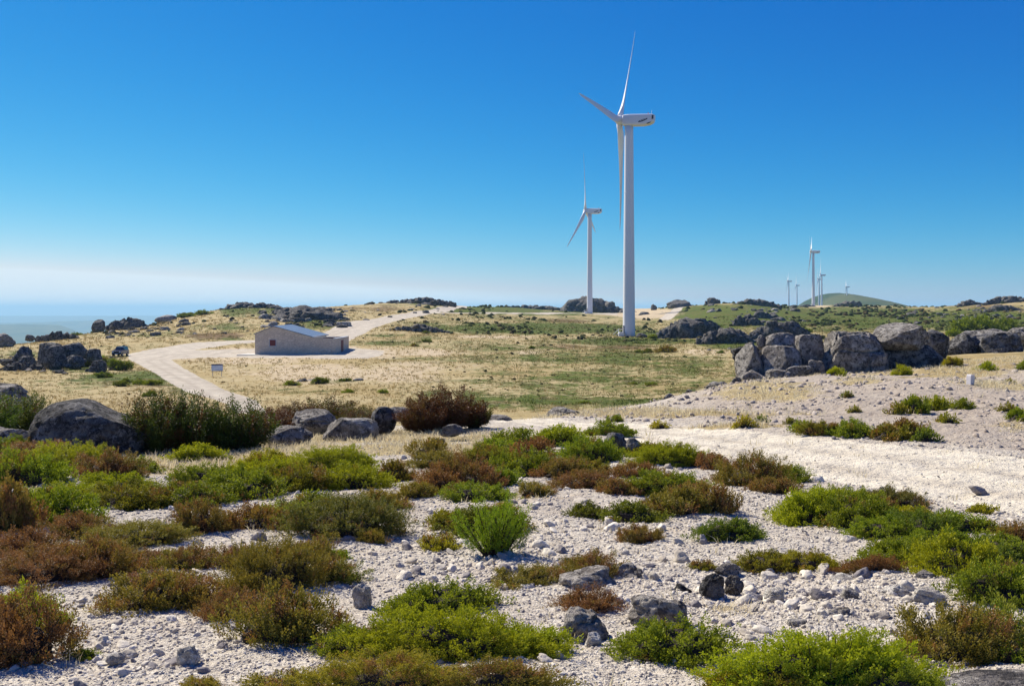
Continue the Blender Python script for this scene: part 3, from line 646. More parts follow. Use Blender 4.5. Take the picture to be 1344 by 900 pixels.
# ------------------------------------------------------------ small off-road car
def make_car():
    root = link(None, 'parked_car')
    body = plain_mat('car_navy', (0.012, 0.018, 0.06), 0.25, 0.1, spec=0.6); glass = plain_mat('car_glass', (0.02, 0.03, 0.04), 0.08, 0.0, spec=0.8)
    tyre = plain_mat('rubber', (0.02, 0.02, 0.02), 0.9); rim = plain_mat('rim', (0.4, 0.4, 0.42), 0.35, metal=0.7); lamp = plain_mat('lamp_glass', (0.75, 0.76, 0.78), 0.15); tail = plain_mat('tail_red', (0.35, 0.01, 0.01), 0.3)
    L, Wc = 3.5, 1.6                                 # front at -x
    def sect(y, ins): return [(-L/2 + ins, y, 0.42), (-L/2, y, 0.55), (-L/2 + .02, y, 0.86), (-L/2 + .12, y, 0.98), (-0.55, y, 1.06), (L/2 - .06, y, 1.06), (L/2, y, 0.95), (L/2, y, 0.45), (L/2 - ins, y, 0.38)]
    m = MB(); m.loft([sect(-Wc/2, .1), sect(-Wc/2 + .06, .05), sect(Wc/2 - .06, .05), sect(Wc/2, .1)]); bd = m.build('body', body, root, bevel=0.03)
    m = MB()
    base = [(-0.62, 1.062), (L/2 - .08, 1.062)]; top = [(-0.15, 1.60), (L/2 - .25, 1.62)]
    hw, ht = Wc/2 - .05, Wc/2 - .16
    m.add([(-0.62,-hw,1.05),(L/2-.08,-hw,1.05),(L/2-.08,hw,1.05),(-0.62,hw,1.05),(-0.15,-ht,1.62),(L/2-.25,-ht,1.64),(L/2-.25,ht,1.64),(-0.15,ht,1.62)], [(4,5,6,7),(0,1,5,4),(1,2,6,5),(2,3,7,6),(3,0,4,7)])
    cb = m.build('cabin', body, root, bevel=0.03)
    def pane(pts): q = MB(); q.add(pts, [tuple(range(len(pts)))]); q.build('window', glass, cb)
    for s in (-1, 1):
        f = lambda x, t: (x, s * (hw + (ht - hw) * t + .012), 1.05 + .58 * t)
        pane([f(-0.45, .12), f(0.42, .12), f(0.42, .88), f(-0.08, .88)]); pane([f(0.5, .12), f(L/2 - .22, .12), f(L/2 - .33, .88), f(0.5, .88)])
    pane([(-0.60, -.66, 1.11), (-0.60, .66, 1.11), (-0.21, .58, 1.57), (-0.21, -.58, 1.57)])
    pane([(L/2 - .07, -.6, 1.15), (L/2 - .07, .6, 1.15), (L/2 - .2, .55, 1.55), (L/2 - .2, -.55, 1.55)])
    for x0 in (-1.08, 1.1):
        for s in (-1, 1):
            w_ = MB(); w_.cyl((x0, s * .60, .34), (x0, s * .83, .34), .34, None, 24); wo = w_.build('wheel', tyre, root, bevel=.03)
            w_ = MB(); w_.cyl((x0, s * .80, .34), (x0, s * .845, .34), .19, .17, 16); w_.build('rim', rim, wo)
    for s in (-1, 1):
        h = MB(); h.cyl((-L/2 + .03, s * .58, .78), (-L/2 - .03, s * .58, .78), .11, .1, 14); h.build('headlight', lamp, root)
        h = MB(); h.box(L/2, L/2 + .03, s * .66 - .08, s * .66 + .08, .6, .85); h.build('tail_light', tail, root)
        h = MB(); h.box(-0.5, -0.32, s * .8 - (.16 if s < 0 else 0), s * .8 + (.16 if s > 0 else 0), 1.08, 1.24); h.build('mirror', body, root)
    h = MB(); h.box(-L/2 - .1, -L/2 + .02, -.78, .78, .36, .5); h.box(L/2 - .02, L/2 + .08, -.78, .78, .36, .5); h.build('bumper', tyre, root)
    h = MB(); h.box(-L/2 - .02, -L/2 + .01, -.42, .42, .66, .88); h.build('grille', tyre, root)
    h = MB(); h.box(-L/2 - .125, -L/2 - .102, -.24, .24, .38, .48); h.build('licence_plate', lamp, root)
    for s in (-1, 1):
        h = MB(); h.cyl((-.05, s * .5, 1.70), (L/2 - .35, s * .5, 1.71), .025, None, 6); h.cyl((.1, s * .5, 1.6), (.1, s*.5, 1.70), .02, None, 6); h.cyl((1.2, s*.5, 1.6), (1.2, s*.5, 1.7), .02, None, 6); h.build('roof_rail', tyre, cb)
    return root
X, Y, Z = at(158, 467.2, 120)
car = make_car(); car.location = (X, Y, Z + 0.02); car.rotation_euler = (0, 0, R(92)); car.scale = (1.0,) * 3
tag(car, 'small dark blue off-road car parked where the dirt tracks meet', 'car')

# ------------------------------------------------------------ rocks
def icosphere(sub):
    t = (1 + 5 ** .5) / 2
    v = [(-1,t,0),(1,t,0),(-1,-t,0),(1,-t,0),(0,-1,t),(0,1,t),(0,-1,-t),(0,1,-t),(t,0,-1),(t,0,1),(-t,0,-1),(-t,0,1)]
    f = [(0,11,5),(0,5,1),(0,1,7),(0,7,10),(0,10,11),(1,5,9),(5,11,4),(11,10,2),(10,7,6),(7,1,8),(3,9,4),(3,4,2),(3,2,6),(3,6,8),(3,8,9),(4,9,5),(2,4,11),(6,2,10),(8,6,7),(9,8,1)]
    v = np.array(v, float); v /= np.linalg.norm(v[0]); f = np.array(f)
    for _ in range(sub):
        e = np.sort(np.concatenate([f[:, [0,1]], f[:, [1,2]], f[:, [2,0]]]), 1); ue, inv = np.unique(e, axis=0, return_inverse=True); inv = inv.ravel()
        m = v[ue].mean(1); m /= np.linalg.norm(m, axis=1)[:, None]; b = len(v); n = len(f)
        a, bb, c = inv[:n] + b, inv[n:2*n] + b, inv[2*n:] + b
        v = np.concatenate([v, m]); f = np.concatenate([np.stack([f[:,0],a,c],1), np.stack([f[:,1],bb,a],1), np.stack([f[:,2],c,bb],1), np.stack([a,bb,c],1)])
    return v, f
ICO = {s: icosphere(s) for s in range(0, 6)}
def rock_shape(seed, sub=4, block=2.4, rough=0.16, cuts=5):
    rng = np.random.RandomState(seed); v, f = ICO[sub]; v = v.copy()
    nrm = (np.abs(v) ** block).sum(1) ** (1 / block); v = v / nrm[:, None]
    for _ in range(cuts):
        d = rng.normal(size=3); d[2] = abs(d[2]) * 0.8; d /= np.linalg.norm(d); lim = rng.uniform(0.62, 0.9)
        p = v @ d; over = np.maximum(p - lim, 0); v = v - d[None] * (over * 0.95)[:, None]
    o = rng.uniform(0, 100, 3); n = fbm(v[:,0]*1.7+o[0], v[:,1]*1.7+o[1], v[:,2]*1.7+o[2], s=seed % 97, o=5, g=0.52)
    cr = np.abs(fbm(v[:,0]*.9+o[1], v[:,1]*1.1+o[2], v[:,2]*1.3+o[0], s=seed % 89 + 5, o=2))
    if sub >= 4: n = n + (.10 / max(rough, .05)) * .22 * fbm(v[:,0]*9+o[0], v[:,1]*9+o[1], v[:,2]*9+o[2], s=seed % 83, o=3, g=.6)
    v = v * (1 + rough * n * 1.5 - 0.13 * (1 - sstep(0.0, 0.06, cr)) * (sub >= 3) * (rough > .085))[:, None]
    return v, f
def rock(px0, px1, r0, r1, Y=None, label=None, dep=0.8, seed=0, mat=None, block=2.4, rough=0.16, yaw=0.0, sub=4, name='boulder', cat='boulder', sink=0.35, cuts=5, group=None, tilt=0.0):
    pc = (px0 + px1) / 2
    if Y is None: X, Y, zg = at(pc, r1)
    X = (pc - CX) / F * Y; zt = -(r0 - HZ) / F * Y; zb = -(r1 - HZ) / F * Y
    wd = (px1 - px0) / F * Y / 2; h = (zt - zb); dp = wd * dep
    Yc = Y + dp * 0.75
    k = Yc / Y; X *= k; wd *= k; zt *= k
    v, f = rock_shape(seed * 7 + 3, sub, block, rough, cuts)
    sc = np.array([wd, dp, max(h, .02) * (1 + sink) / 2])
    ex = v.max(0) - v.min(0); v = v * (2 / ex)[None]; v = v - (v.max(0) + v.min(0))[None] / 2
    if tilt: ct, st = math.cos(tilt), math.sin(tilt); v = np.stack([v[:,0]*ct - v[:,2]*st, v[:,1], v[:,0]*st + v[:,2]*ct], 1); ex = v.max(0) - v.min(0); v = v * (2/ex)[None]; v -= (v.max(0)+v.min(0))/2
    v = v * sc
    c, s = math.cos(yaw), math.sin(yaw); v = np.stack([v[:,0]*c - v[:,1]*s, v[:,0]*s + v[:,1]*c, v[:,2]], 1)
    me = mesh_np(name, v, f, mat or M_ROCK, smooth=True)
    o = link(me, name, loc=(X, Yc, zt - sc[2]))
    return tag(o, label, cat, group)
GR = 'granite boulders'
RK = [ # px0 px1 top base Y label kwargs
 (41,202,524,601,16.2,'big rounded boulder with bright top and dark face, left foreground beside the tall green shrubs',dict(seed=13,dep=.75,mat=M_ROCKDK,block=2.3,rough=.07,cuts=3,sub=5,tilt=.12)),
 (-28,38,503,540,30,'pale rounded boulder behind the shrubs at the left edge',dict(seed=2,rough=.1)),
 (-20,46,558,590,19,'low pale slab of rock at the left edge below the rounded boulder',dict(seed=3,block=3,rough=.1,dep=1.2)),
 (376,441,537,563,21.5,'flat-topped brown-grey boulder in front of the reddish shrubs',dict(seed=4,rough=.1,cuts=7)),
 (345,410,558,580,18.5,'low pale boulder in front left of the flat-topped boulder',dict(seed=5,rough=.1)),
 (424,497,547,572,19.3,'long grey-brown boulder with level top, middle of the boulder row',dict(seed=6,block=3.2,rough=.08,cuts=6)),
 (484,521,533,561,21.0,'dark angular boulder at the right end of the boulder row',dict(seed=7,mat=M_ROCKDK,rough=.1,cuts=9)),
 (578,608,556,569,18.6,'small pale stone below the large reddish shrub',dict(seed=8,sub=3)),
 (566,584,574,581,16.8,'tiny pale stone in the straw grass under the reddish shrub',dict(seed=9,sub=3)),
 (505,540,533,548,30,'pale stone half hidden left of the large reddish shrub',dict(seed=10,sub=3)),
 (630,676,544,556,25,'low pale rock beside the far end of the near road',dict(seed=11,sub=3,block=2.8)),
 (717,762,534,546,29,'flat grey rock at the edge of the plain past the near road',dict(seed=12,block=2.8,dep=1.2)),
 (790,824,567,590,14.8,'dark split rock nested in green shrubs beside the near road',dict(seed=21,mat=M_ROCKDK,block=3,rough=.18,cuts=8)),
 (822,842,574,590,14.6,'small grey stone touching the right side of the dark split rock',dict(seed=22,sub=3)),
 (867,886,516,528,34,'dark stone at the left foot of the rubble bank',dict(seed=23,mat=M_ROCKDK,rough=.22)),
 (893,926,511,531,36,'dark rounded rock at the lower left end of the outcrop',dict(seed=24,mat=M_ROCKDK,rough=.2)),
 (922,958,500,517,40,'grey jointed rock on the left shoulder of the bank',dict(seed=25,rough=.2)),
 (908,975,514,540,33,'pale smooth bedrock hump on the left of the rubble bank',dict(seed=26,mat=M_STONE,dep=1.0,rough=.08)),
 (957,976,494,520,41,'upright dark block at the left end of the big outcrop',dict(seed=27,mat=M_ROCKDK)),
 (964,1010,485,512,41.5,'lower left block of the big outcrop',dict(seed=28,block=5,rough=.09,cuts=3)),
 (1003,1042,484,510,41.3,'lower middle block of the big outcrop, partly buried',dict(seed=29,block=3,rough=.1)),
 (966,1007,449,491,42.5,'sloping left block of the big outcrop, above a horizontal crack',dict(seed=30,block=4.5,rough=.08,cuts=3)),
 (1001,1050,453,490,42,'square middle block of the big outcrop between two vertical cracks',dict(seed=31,block=6,rough=.07,cuts=2)),
 (1003,1053,436,461,43,'rounded cap stone on the middle block of the big outcrop',dict(seed=32,block=2.6,rough=.1)),
 (993,1006,439,454,43.5,'small knob of rock on the upper left corner of the big outcrop',dict(seed=33,sub=3)),
 (1043,1081,438,486,42.6,'tall right block next to the deep shadow gap of the big outcrop',dict(seed=34,block=5,rough=.08,cuts=3)),
 (1029,1072,479,498,41.4,'thin flat slab under the tall right block of the big outcrop',dict(seed=35,block=2.8,rough=.09)),
 (1070,1162,434,497,42,'large domed boulder in the centre of the big outcrop',dict(seed=36,block=3.0,rough=.09,cuts=1,sub=5,dep=.6)),
 (1136,1244,448,496,42.6,'long sloping shaded boulder under the cap stone, right end of the big outcrop',dict(seed=37,block=3.2,cuts=2,rough=.07,mat=M_ROCKDK,sub=5,dep=.6,tilt=-.2)),  # its shade is put into the colour with the darker granite
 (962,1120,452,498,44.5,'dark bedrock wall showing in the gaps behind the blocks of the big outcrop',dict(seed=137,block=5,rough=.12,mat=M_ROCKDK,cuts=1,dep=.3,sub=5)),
 (1060,1082,472,497,41.6,'cracked block wedged low between the tall right block and the domed boulder',dict(seed=138,block=4,rough=.1)),
 (1140,1168,462,490,41.6,'pale-faced block under the left end of the cap boulder',dict(seed=139,block=3.5,rough=.1)),
 (1146,1219,423,458,42.2,'overhanging cap boulder on top of the big outcrop',dict(seed=38,block=2.6,rough=.08,mat=M_ROCK,tilt=-.12,dep=.8,sub=5,sink=.1)),
 (1204,1246,432,466,50,'tilted dark boulder behind the right end of the big outcrop',dict(seed=39,mat=M_ROCKDK,tilt=-.4)),
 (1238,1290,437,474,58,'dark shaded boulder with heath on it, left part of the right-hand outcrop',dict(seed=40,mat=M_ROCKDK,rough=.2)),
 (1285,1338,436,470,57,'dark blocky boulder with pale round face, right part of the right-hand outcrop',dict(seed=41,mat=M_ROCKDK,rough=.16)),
 (1262,1330,431,452,62,'flat-backed grey rock on top of the right-hand outcrop',dict(seed=42,rough=.15)),
 (1318,1375,428,452,70,'grey rock cut by the right edge behind the right-hand outcrop',dict(seed=43,rough=.2)),
 (1090,1108,492,499,40,'small flat stone below the domed boulder',dict(seed=44,sub=3)),
 (1158,1180,513,524,27,'angular stone on the rubble bank below the outcrop',dict(seed=45,sub=3,mat=M_STONE)),
 (1110,1132,520,532,25.5,'split brown stone in the middle of the rubble bank',dict(seed=46,sub=3)),
 (1196,1228,545,556,20.5,'low pale bedrock on the bank beside the green shrubs',dict(seed=47,sub=3,mat=M_STONE)),
 (1316,1346,549,562,18.6,'rounded pale stone near the right edge of the bank',dict(seed=48,sub=3,mat=M_STONE)),
 (1168,1182,546,556,20.4,'dark small stone left of the low pale bedrock on the bank',dict(seed=49,sub=3,mat=M_ROCKDK)),
 # foreground stones
 (724,800,796,844,None,'rough grey-brown rock half buried between two green cushions in the foreground',dict(mat=M_ROCKLT,seed=60,rough=.24,sub=4,dep=.9,cuts=7)),
 (733,812,746,775,None,'long pale slab breaking out of the gravel above the brown heather tuft',dict(mat=M_ROCKLT,seed=61,block=2.8,rough=.2,dep=.8,sub=4)),
 (806,849,738,762,None,'rounded grey stone right of the long pale slab',dict(mat=M_ROCKLT,seed=62,rough=.14)),
 (825,905,781,822,None,'jagged dark-edged rock above the round green cushion',dict(mat=M_ROCKLT,seed=63,rough=.26,dep=.7,cuts=8)),
 (918,951,752,784,None,'dark pointed stone among the pale rubble, right of centre',dict(seed=64,mat=M_ROCKDK,rough=.2,cuts=8)),
 (950,976,755,776,None,'smaller dark stone touching the dark pointed stone on its right',dict(seed=65,mat=M_ROCKDK,rough=.2)),
 (936,972,738,753,None,'flat grey stone behind the dark pointed stone',dict(seed=66,rough=.15)),
 (881,908,765,781,None,'flat dark stone left of the dark pointed stone',dict(seed=67,mat=M_ROCKDK,sub=3)),
 (1083,1122,797,816,None,'brown-grey stone in the middle of the pale rubble field',dict(mat=M_ROCKLT,seed=68,rough=.2)),
 (1034,1061,812,824,None,'small purple-grey stone at the lower edge of the rubble field',dict(seed=69,sub=3)),
 (1102,1128,771,789,None,'round grey stone behind the brown-grey stone of the rubble field',dict(mat=M_ROCKLT,seed=70,sub=3)),
 (1158,1196,766,785,None,'pale blocky stone right of the rubble field',dict(seed=71,mat=M_STONE)),
 (1192,1240,770,796,None,'low white-topped stone beside the right-hand shrubs',dict(seed=72,mat=M_STONE,block=2.8)),
 (1194,1228,748,766,None,'grey stone just behind the white-topped stone',dict(mat=M_ROCKLT,seed=73)),
 (1003,1032,770,790,None,'pale wedge stone at the left of the rubble field',dict(seed=74,mat=M_STONE)),
 (1088,1120,752,763,None,'flat pale stone below the low olive heath mat',dict(seed=75,mat=M_STONE,sub=3)),
 (462,488,765,796,None,'upright pale stone alone on the gravel left of the big green cushion',dict(seed=76,mat=M_STONE,rough=.2)),
 (766,790,829,852,None,'small pale wedge standing at the right foot of the half-buried rock',dict(seed=77,mat=M_STONE,sub=3)),
 (724,746,853,870,None,'white angular stone at the right tip of the big green cushion',dict(seed=78,mat=M_STONE,sub=3)),
 (1190,1440,886,925,None,'smooth grey bedrock slab in the bottom right corner',dict(seed=79,block=2.6,rough=.05,dep=.5,sub=5,cuts=2,sink=1.5)),
 (233,262,846,872,None,'grey lump of stone on the open gravel, lower left',dict(seed=80,mat=M_STONE,rough=.2,sub=3)),
 (140,163,856,868,None,'flat grey stone on the gravel near the lower left shrubs',dict(seed=81,mat=M_STONE,sub=3)),
 # left outcrop on the plain
 (47,84,449,477,128,'tall dark boulder in the middle of the left outcrop',dict(seed=90,mat=M_ROCKDK,rough=.09)),
 (58,84,452,478,124,'rounded grey boulder at the front of the left outcrop',dict(mat=M_ROCKDK,seed=91,rough=.08)),
 (80,116,449,472,130,'broad dark boulder at the right of the left outcrop',dict(seed=92,mat=M_ROCKDK,rough=.09)),
 (114,134,457,472,128,'pointed boulder at the right end of the left outcrop',dict(seed=93,mat=M_ROCKDK)),
 (17,45,454,474,130,'dark cracked rock at the left end of the left outcrop',dict(seed=94,mat=M_ROCKDK,rough=.22)),
 (23,47,466,486,124,'dark low rock in front of the cracked rock of the left outcrop',dict(seed=95,mat=M_ROCKDK,rough=.2)),
 (0,24,470,478,128,'flat slab left of the left outcrop',dict(mat=M_ROCKDK,seed=96,rough=.2)),
 (82,112,466,480,124,'low grey rock at the foot of the broad dark boulder',dict(mat=M_ROCKDK,seed=97,rough=.22)),
 (118,140,472,487,118,'grey stone among green bushes right of the left outcrop',dict(mat=M_ROCKDK,seed=98)),
 (-10,20,437,452,190,'grey rock at the left edge on the far rim of the plain',dict(seed=99,rough=.2)),
 (139,151,440,445,215,'small lone dark rock on the straw slope behind the car',dict(seed=100,mat=M_ROCKDK,sub=3)),
 (33,46,439,446,225,'dark rock on the left rim of the plateau',dict(seed=101,mat=M_ROCKDK,sub=3)),
 (120,139,419,432,262,'round dark boulder at the left start of the rocky ridge',dict(seed=102,mat=M_ROCKDK,sub=3,rough=.1)),
 (203,234,413,422,330,'smooth flat dome of rock on the skyline of the left ridge',dict(seed=103,sub=3,rough=.08)),
 (237,245,410,416,345,'tiny rounded rock on the skyline right of the flat dome',dict(seed=104,sub=3,mat=M_ROCKDK)),
 (474,487,418,426,290,'dark boulder beside the upper track behind the house',dict(seed=105,mat=M_ROCKDK,sub=3)),
 (477,487,435,441,225,'grey stone beside the track just right of the house',dict(seed=106,sub=3)),
 (388,404,496,506,101,'dark rock in the pale grass in front of the house',dict(seed=107,mat=M_ROCKDK,sub=3)),
 (402,424,496,503,102,'flat stone between the dark rock and the round bush in front of the house',dict(seed=108,sub=3)),
 (463,477,496,500,102,'tiny dark stone right of the bushes in front of the house',dict(seed=109,mat=M_ROCKDK,sub=2)),
 (834,850,437,446,272,'dark low rock beside the foot of the nearest turbine',dict(seed=110,mat=M_ROCKDK,sub=3)),
 (835,858,409,419,560,'dark rock left of the pale sandy track on the skyline',dict(seed=111,mat=M_ROCKDK,sub=3)),
 (875,910,393,406,680,'rounded dark outcrop topping the sandy rise right of the nearest turbine',dict(seed=112,mat=M_ROCKDK,sub=4)),
 (854,862,399,407,690,'tiny dark knob on the sandy rise',dict(seed=113,mat=M_ROCKDK,sub=3)),
]
for a in RK:
    px0, px1, r0, r1, Y, lab, kw = a
    rock(px0, px1, r0, r1, Y, lab, name='stone' if ('stone' in lab and 'cap stone' not in lab) else ('rock' if 'rock' in lab and 'boulder' not in lab else 'boulder'), cat='stone' if 'stone' in lab else 'boulder', group=GR, **kw)

def outcrop(px0, px1, rtop, rbase, Y, n, seed, label, mat=M_ROCKFAR, prof=None, sub=2, flat=.8, spread=0.25):
    """one bedrock outcrop: many fused, jointed humps"""
    rng = np.random.RandomState(seed); Vs = []; Fs = []; b = 0
    n = int(n * 1.5)
    for i in range(n):
        t = (i + rng.uniform(.1, .9)) / n; px = px0 + (px1 - px0) * t
        hmax = (rbase - rtop) * (math.sin(math.pi * min(max(t, .06), .94)) ** .6 if prof is None else np.interp(t, *zip(*prof)))
        hpx = hmax * rng.uniform(.45, 1.0); wpx = max((px1 - px0) / n * rng.uniform(1.5, 3.0), hpx * rng.uniform(1.0, 2.2))
        Yi = Y * (1 + spread * .25 * rng.uniform(-1, 1) * (px1 - px0) / F)
        X = (px - CX) / F * Yi; rb = rbase - (hmax - hpx) * rng.uniform(0, 1)
        zt = -(rb - hpx - HZ) / F * Yi; zb = min(-(rb - HZ) / F * Yi, zt - .2)
        zb = min(zb, float(Hs(X, Yi)) )
        wd = wpx / F * Yi / 2; hh = (zt - zb) * .65
        v, f = rock_shape(seed * 31 + i, sub + (1 if i % 2 == 0 else 0), 2.8, .32, 8)
        v = v * np.array([wd, wd * rng.uniform(.6, 1.1), hh]); an = rng.uniform(-.5, .5); v = np.stack([v[:,0]*math.cos(an) - v[:,1]*math.sin(an), v[:,0]*math.sin(an) + v[:,1]*math.cos(an), v[:,2]], 1)
        Vs.append(v + np.array([X, Yi, zt - hh])); Fs.append(f + b); b += len(v)
    Vv = np.concatenate(Vs); org = np.array([(px0 + px1) / 2 / F * Y - CX / F * Y, Y, float(Hs(((px0+px1)/2 - CX) / F * Y, Y))])
    me = mesh_np('rock_outcrop', Vv - org, np.concatenate(Fs), mat, smooth=True)
    return tag(link(me, 'rock_outcrop', loc=org), label, 'rock outcrop', 'bedrock outcrops on the moor')
OC = [
 (139,198,417,431,272,14,1,'jumbled grey outcrop running along the left ridge, right of the round dark boulder'),
 (150,236,427,441,255,16,2,'pale flat-slabbed outcrop on the slope of the left ridge'),
 (48,104,435,443,235,10,3,'low line of rocks along the left rim of the plateau'),
 (286,345,395,412,388,14,4,'rocky crest on the skyline left above the house'),
 (320,376,396,411,380,12,5,'rocky skyline crest directly above the left end of the house'),
 (345,456,401,430,320,34,6,'large dark outcrop right behind the roof of the house'),
 (366,462,404,426,285,26,28,'dark broken outcrop stepping down to the upper track behind the house',M_ROCKFAR,[(0,.6),(.4,1),(.8,.7),(1,.3)]),
 (222,253,447,453,195,9,7,'short broken line of stones beside the track left of the house'),
 (504,590,425,438,235,16,8,'scattered boulder outcrop on the grass right of the upper track'),
 (500,598,390,399,500,18,9,'thin rocky crown on top of the central hill'),
 (546,576,396,406,450,8,10,'small outcrop below the top of the central hill'),
 (736,818,389,414,655,30,11,'large dark tor on the skyline behind the second turbine'),
 (812,838,404,414,640,7,12,'small rocks at the right foot of the dark tor'),
 (864,948,417,442,262,24,13,'dark sloping outcrop on the plain right of the nearest turbine'),
 (915,992,429,450,215,20,14,'broken dark outcrop in front of the sloping one, right of the nearest turbine'),
 (984,1066,420,444,225,24,15,'dark blocky outcrop just above the big near outcrop'),
 (956,1026,392,404,560,18,16,'rocks on the skyline of the green knoll right of the sandy rise'),
 (975,1024,408,421,400,10,17,'rock ledge on the right flank of the green knoll'),
 (926,946,390,398,620,5,18,'tiny rock cluster on the skyline left of the green knoll'),
 (1092,1136,394,405,800,10,19,'dark rocks on the moor beneath the smallest turbine'),
 (1258,1288,392,402,520,8,20,'small rock stack on the right skyline'),
 (1292,1356,387,400,500,18,21,'rocky crest on the skyline at the right edge'),
 (1280,1356,400,414,400,22,22,'wide rock-strewn outcrop under the right skyline crest'),
 (1300,1360,414,430,400,14,23,'grey rock slope at the right edge behind the dark shrubs'),
 (1044,1072,399,405,820,6,24,'low dark rocks at the foot of the distant turbine group'),
 (960,1000,412,424,330,6,25,'small grey rocks on the lower left flank of the green knoll'),
 (0,60,474,486,122,12,26,'scatter of flat rocks around the left outcrop'),
 (660,735,400,404,690,8,27,'thin line of rocks on the skyline left of the dark tor'),
]
for o_ in OC: outcrop(*o_)
FIELDS = [  # px0 px1 row0 row1 n smallest largest label
 (135,245,421,441,190,60,4,17,'low flat grey rock on the left ridge slope behind the parked car'),
 (240,340,412,440,190,22,2,9,'small rock on the straw slope between the left ridge and the house'),
 (345,462,402,430,230,60,6,22,'dark boulder of the rocky slope behind the house roof'),
 (0,150,466,492,95,44,5,15,'small rock strewn around the left outcrop'),
 (460,600,394,418,280,26,3,11,'small rock on the flank of the central hill'),
 (0,120,436,450,150,14,3,10,'small rock on the left rim of the plateau'),
 (1180,1344,400,430,330,60,4,14,'small rock on the strewn slope at the right skyline'),
 (930,1060,400,424,330,45,4,14,'small rock on the green knoll on the skyline'),
 (880,1060,440,470,150,14,3,8,'small rock on the plain in front of the broken outcrop')]
FLIB = []
for i in range(8):
    v, f = rock_shape(9000 + i, 3, 2.6, .24, 7); ex = v.max(0) - v.min(0); FLIB.append(mesh_np('rock', v * (2 / ex)[None], f, M_ROCKFAR if i % 4 else M_ROCK, smooth=True))
_rf = random.Random(4)
for px0, px1, r0, r1, ym, cnt, s0, s1, lab in FIELDS:
    for i in range(cnt):
        px = _rf.uniform(px0, px1); rw = _rf.uniform(r0, r1); X, Y, Z = at(px, rw, ym)
        if Y > 900 or abs(-F * Z / Y + HZ - rw) > 4: continue
        wpx = s0 + (s1 - s0) * _rf.random() ** 2; wd = wpx / F * Y / 2
        o = link(FLIB[_rf.randrange(8)], 'rock', loc=(X, Y, Z + wd * .1)); o.scale = (wd, wd * _rf.uniform(.6, 1.1), wd * _rf.uniform(.3, .6)); o.rotation_euler = (_rf.uniform(-.2, .2), _rf.uniform(-.2, .2), _rf.uniform(0, 6.28))
        tag(o, lab, 'rock', lab.replace('low flat grey rock', 'rocks').replace('small rock', 'rocks').replace('dark boulder', 'boulders'))

# concrete marker on the bank
X, Y, Z = at(1273.5, 515, 18)
mk = MB(); s_ = Y / F; mk.box(-4 * s_, 4 * s_, -3.2 * s_, 3.2 * s_, -0.2, 11 * s_); mk.prism([(-4 * s_, 11 * s_), (4 * s_, 11 * s_), (3.2 * s_, 13 * s_), (-3.2 * s_, 13 * s_)], 'y', -3.2 * s_, 3.2 * s_)
mko = mk.build('boundary_marker', plain_mat('whitewashed_concrete', (0.66, 0.62, 0.62), 0.9, 0.15, 20), bevel=0.006); mko.location = (X, Y, Z); mko.rotation_euler = (0.02, 0.04, 0.5)
tag(mko, 'short square white concrete marker post standing on the rubble bank', 'marker post')

# ------------------------------------------------------------ shrubs
def leaves(P, A, seed, n, ll, lw, spread, height, patch, rbase=None):
    """sprigs at P (N,3) with axis A: n leaves each"""
    rng = np.random.RandomState(seed); Nn = len(P)
    A = A / np.linalg.norm(A, axis=1)[:, None]
    ref = rng.normal(size=(Nn, 3)); U = np.cross(A, ref); U /= np.linalg.norm(U, axis=1)[:, None]; W = np.cross(A, U)
    k = np.arange(n); t = (k + rng.rand(Nn, n)) / n; ang = k * 2.4 + rng.uniform(0, 6.28, (Nn, 1)) + rng.normal(0, .3, (Nn, n))
    out = U[:, None] * np.cos(ang)[..., None] + W[:, None] * np.sin(ang)[..., None]
    sc = rng.uniform(.75, 1.3, (Nn, 1))
    base = P[:, None] + A[:, None] * (t * height * sc)[..., None] + out * (spread * (1 - t * .75) * sc)[..., None] * .35
    el = rng.uniform(.25, .9, (Nn, n)) + t * .5
    d = out * np.cos(el)[..., None] + A[:, None] * np.sin(el)[..., None]
    d += rng.normal(0, .18, d.shape); d /= np.linalg.norm(d, axis=2)[..., None]
    side = np.cross(d, A[:, None] + rng.normal(0, .4, d.shape)); side /= (np.linalg.norm(side, axis=2)[..., None] + 1e-9)
    l = ll * rng.uniform(.7, 1.3, (Nn, n))[..., None]; wv = lw * rng.uniform(.7, 1.3, (Nn, n))[..., None]
    v0 = base; v1 = base + d * l * .5 + side * wv * .5; v2 = base + d * l; v3 = base + d * l * .5 - side * wv * .5
    V = np.stack([v0, v1, v2, v3], 2).reshape(-1, 3); Fc = np.arange(len(V)).reshape(-1, 4)
    rs = np.clip(rng.rand(Nn, 1) * .6 + rng.rand(Nn, n) * .4, 0, 1)
    C = np.stack([rs if rbase is None else np.clip(rs * .5 + rbase[:, None] * .5, 0, 1), np.repeat(patch[:, None], n, 1), t, np.ones_like(t)], -1)
    C = np.repeat(C[:, :, None], 4, 2).reshape(-1, 4)
    return V, Fc, C
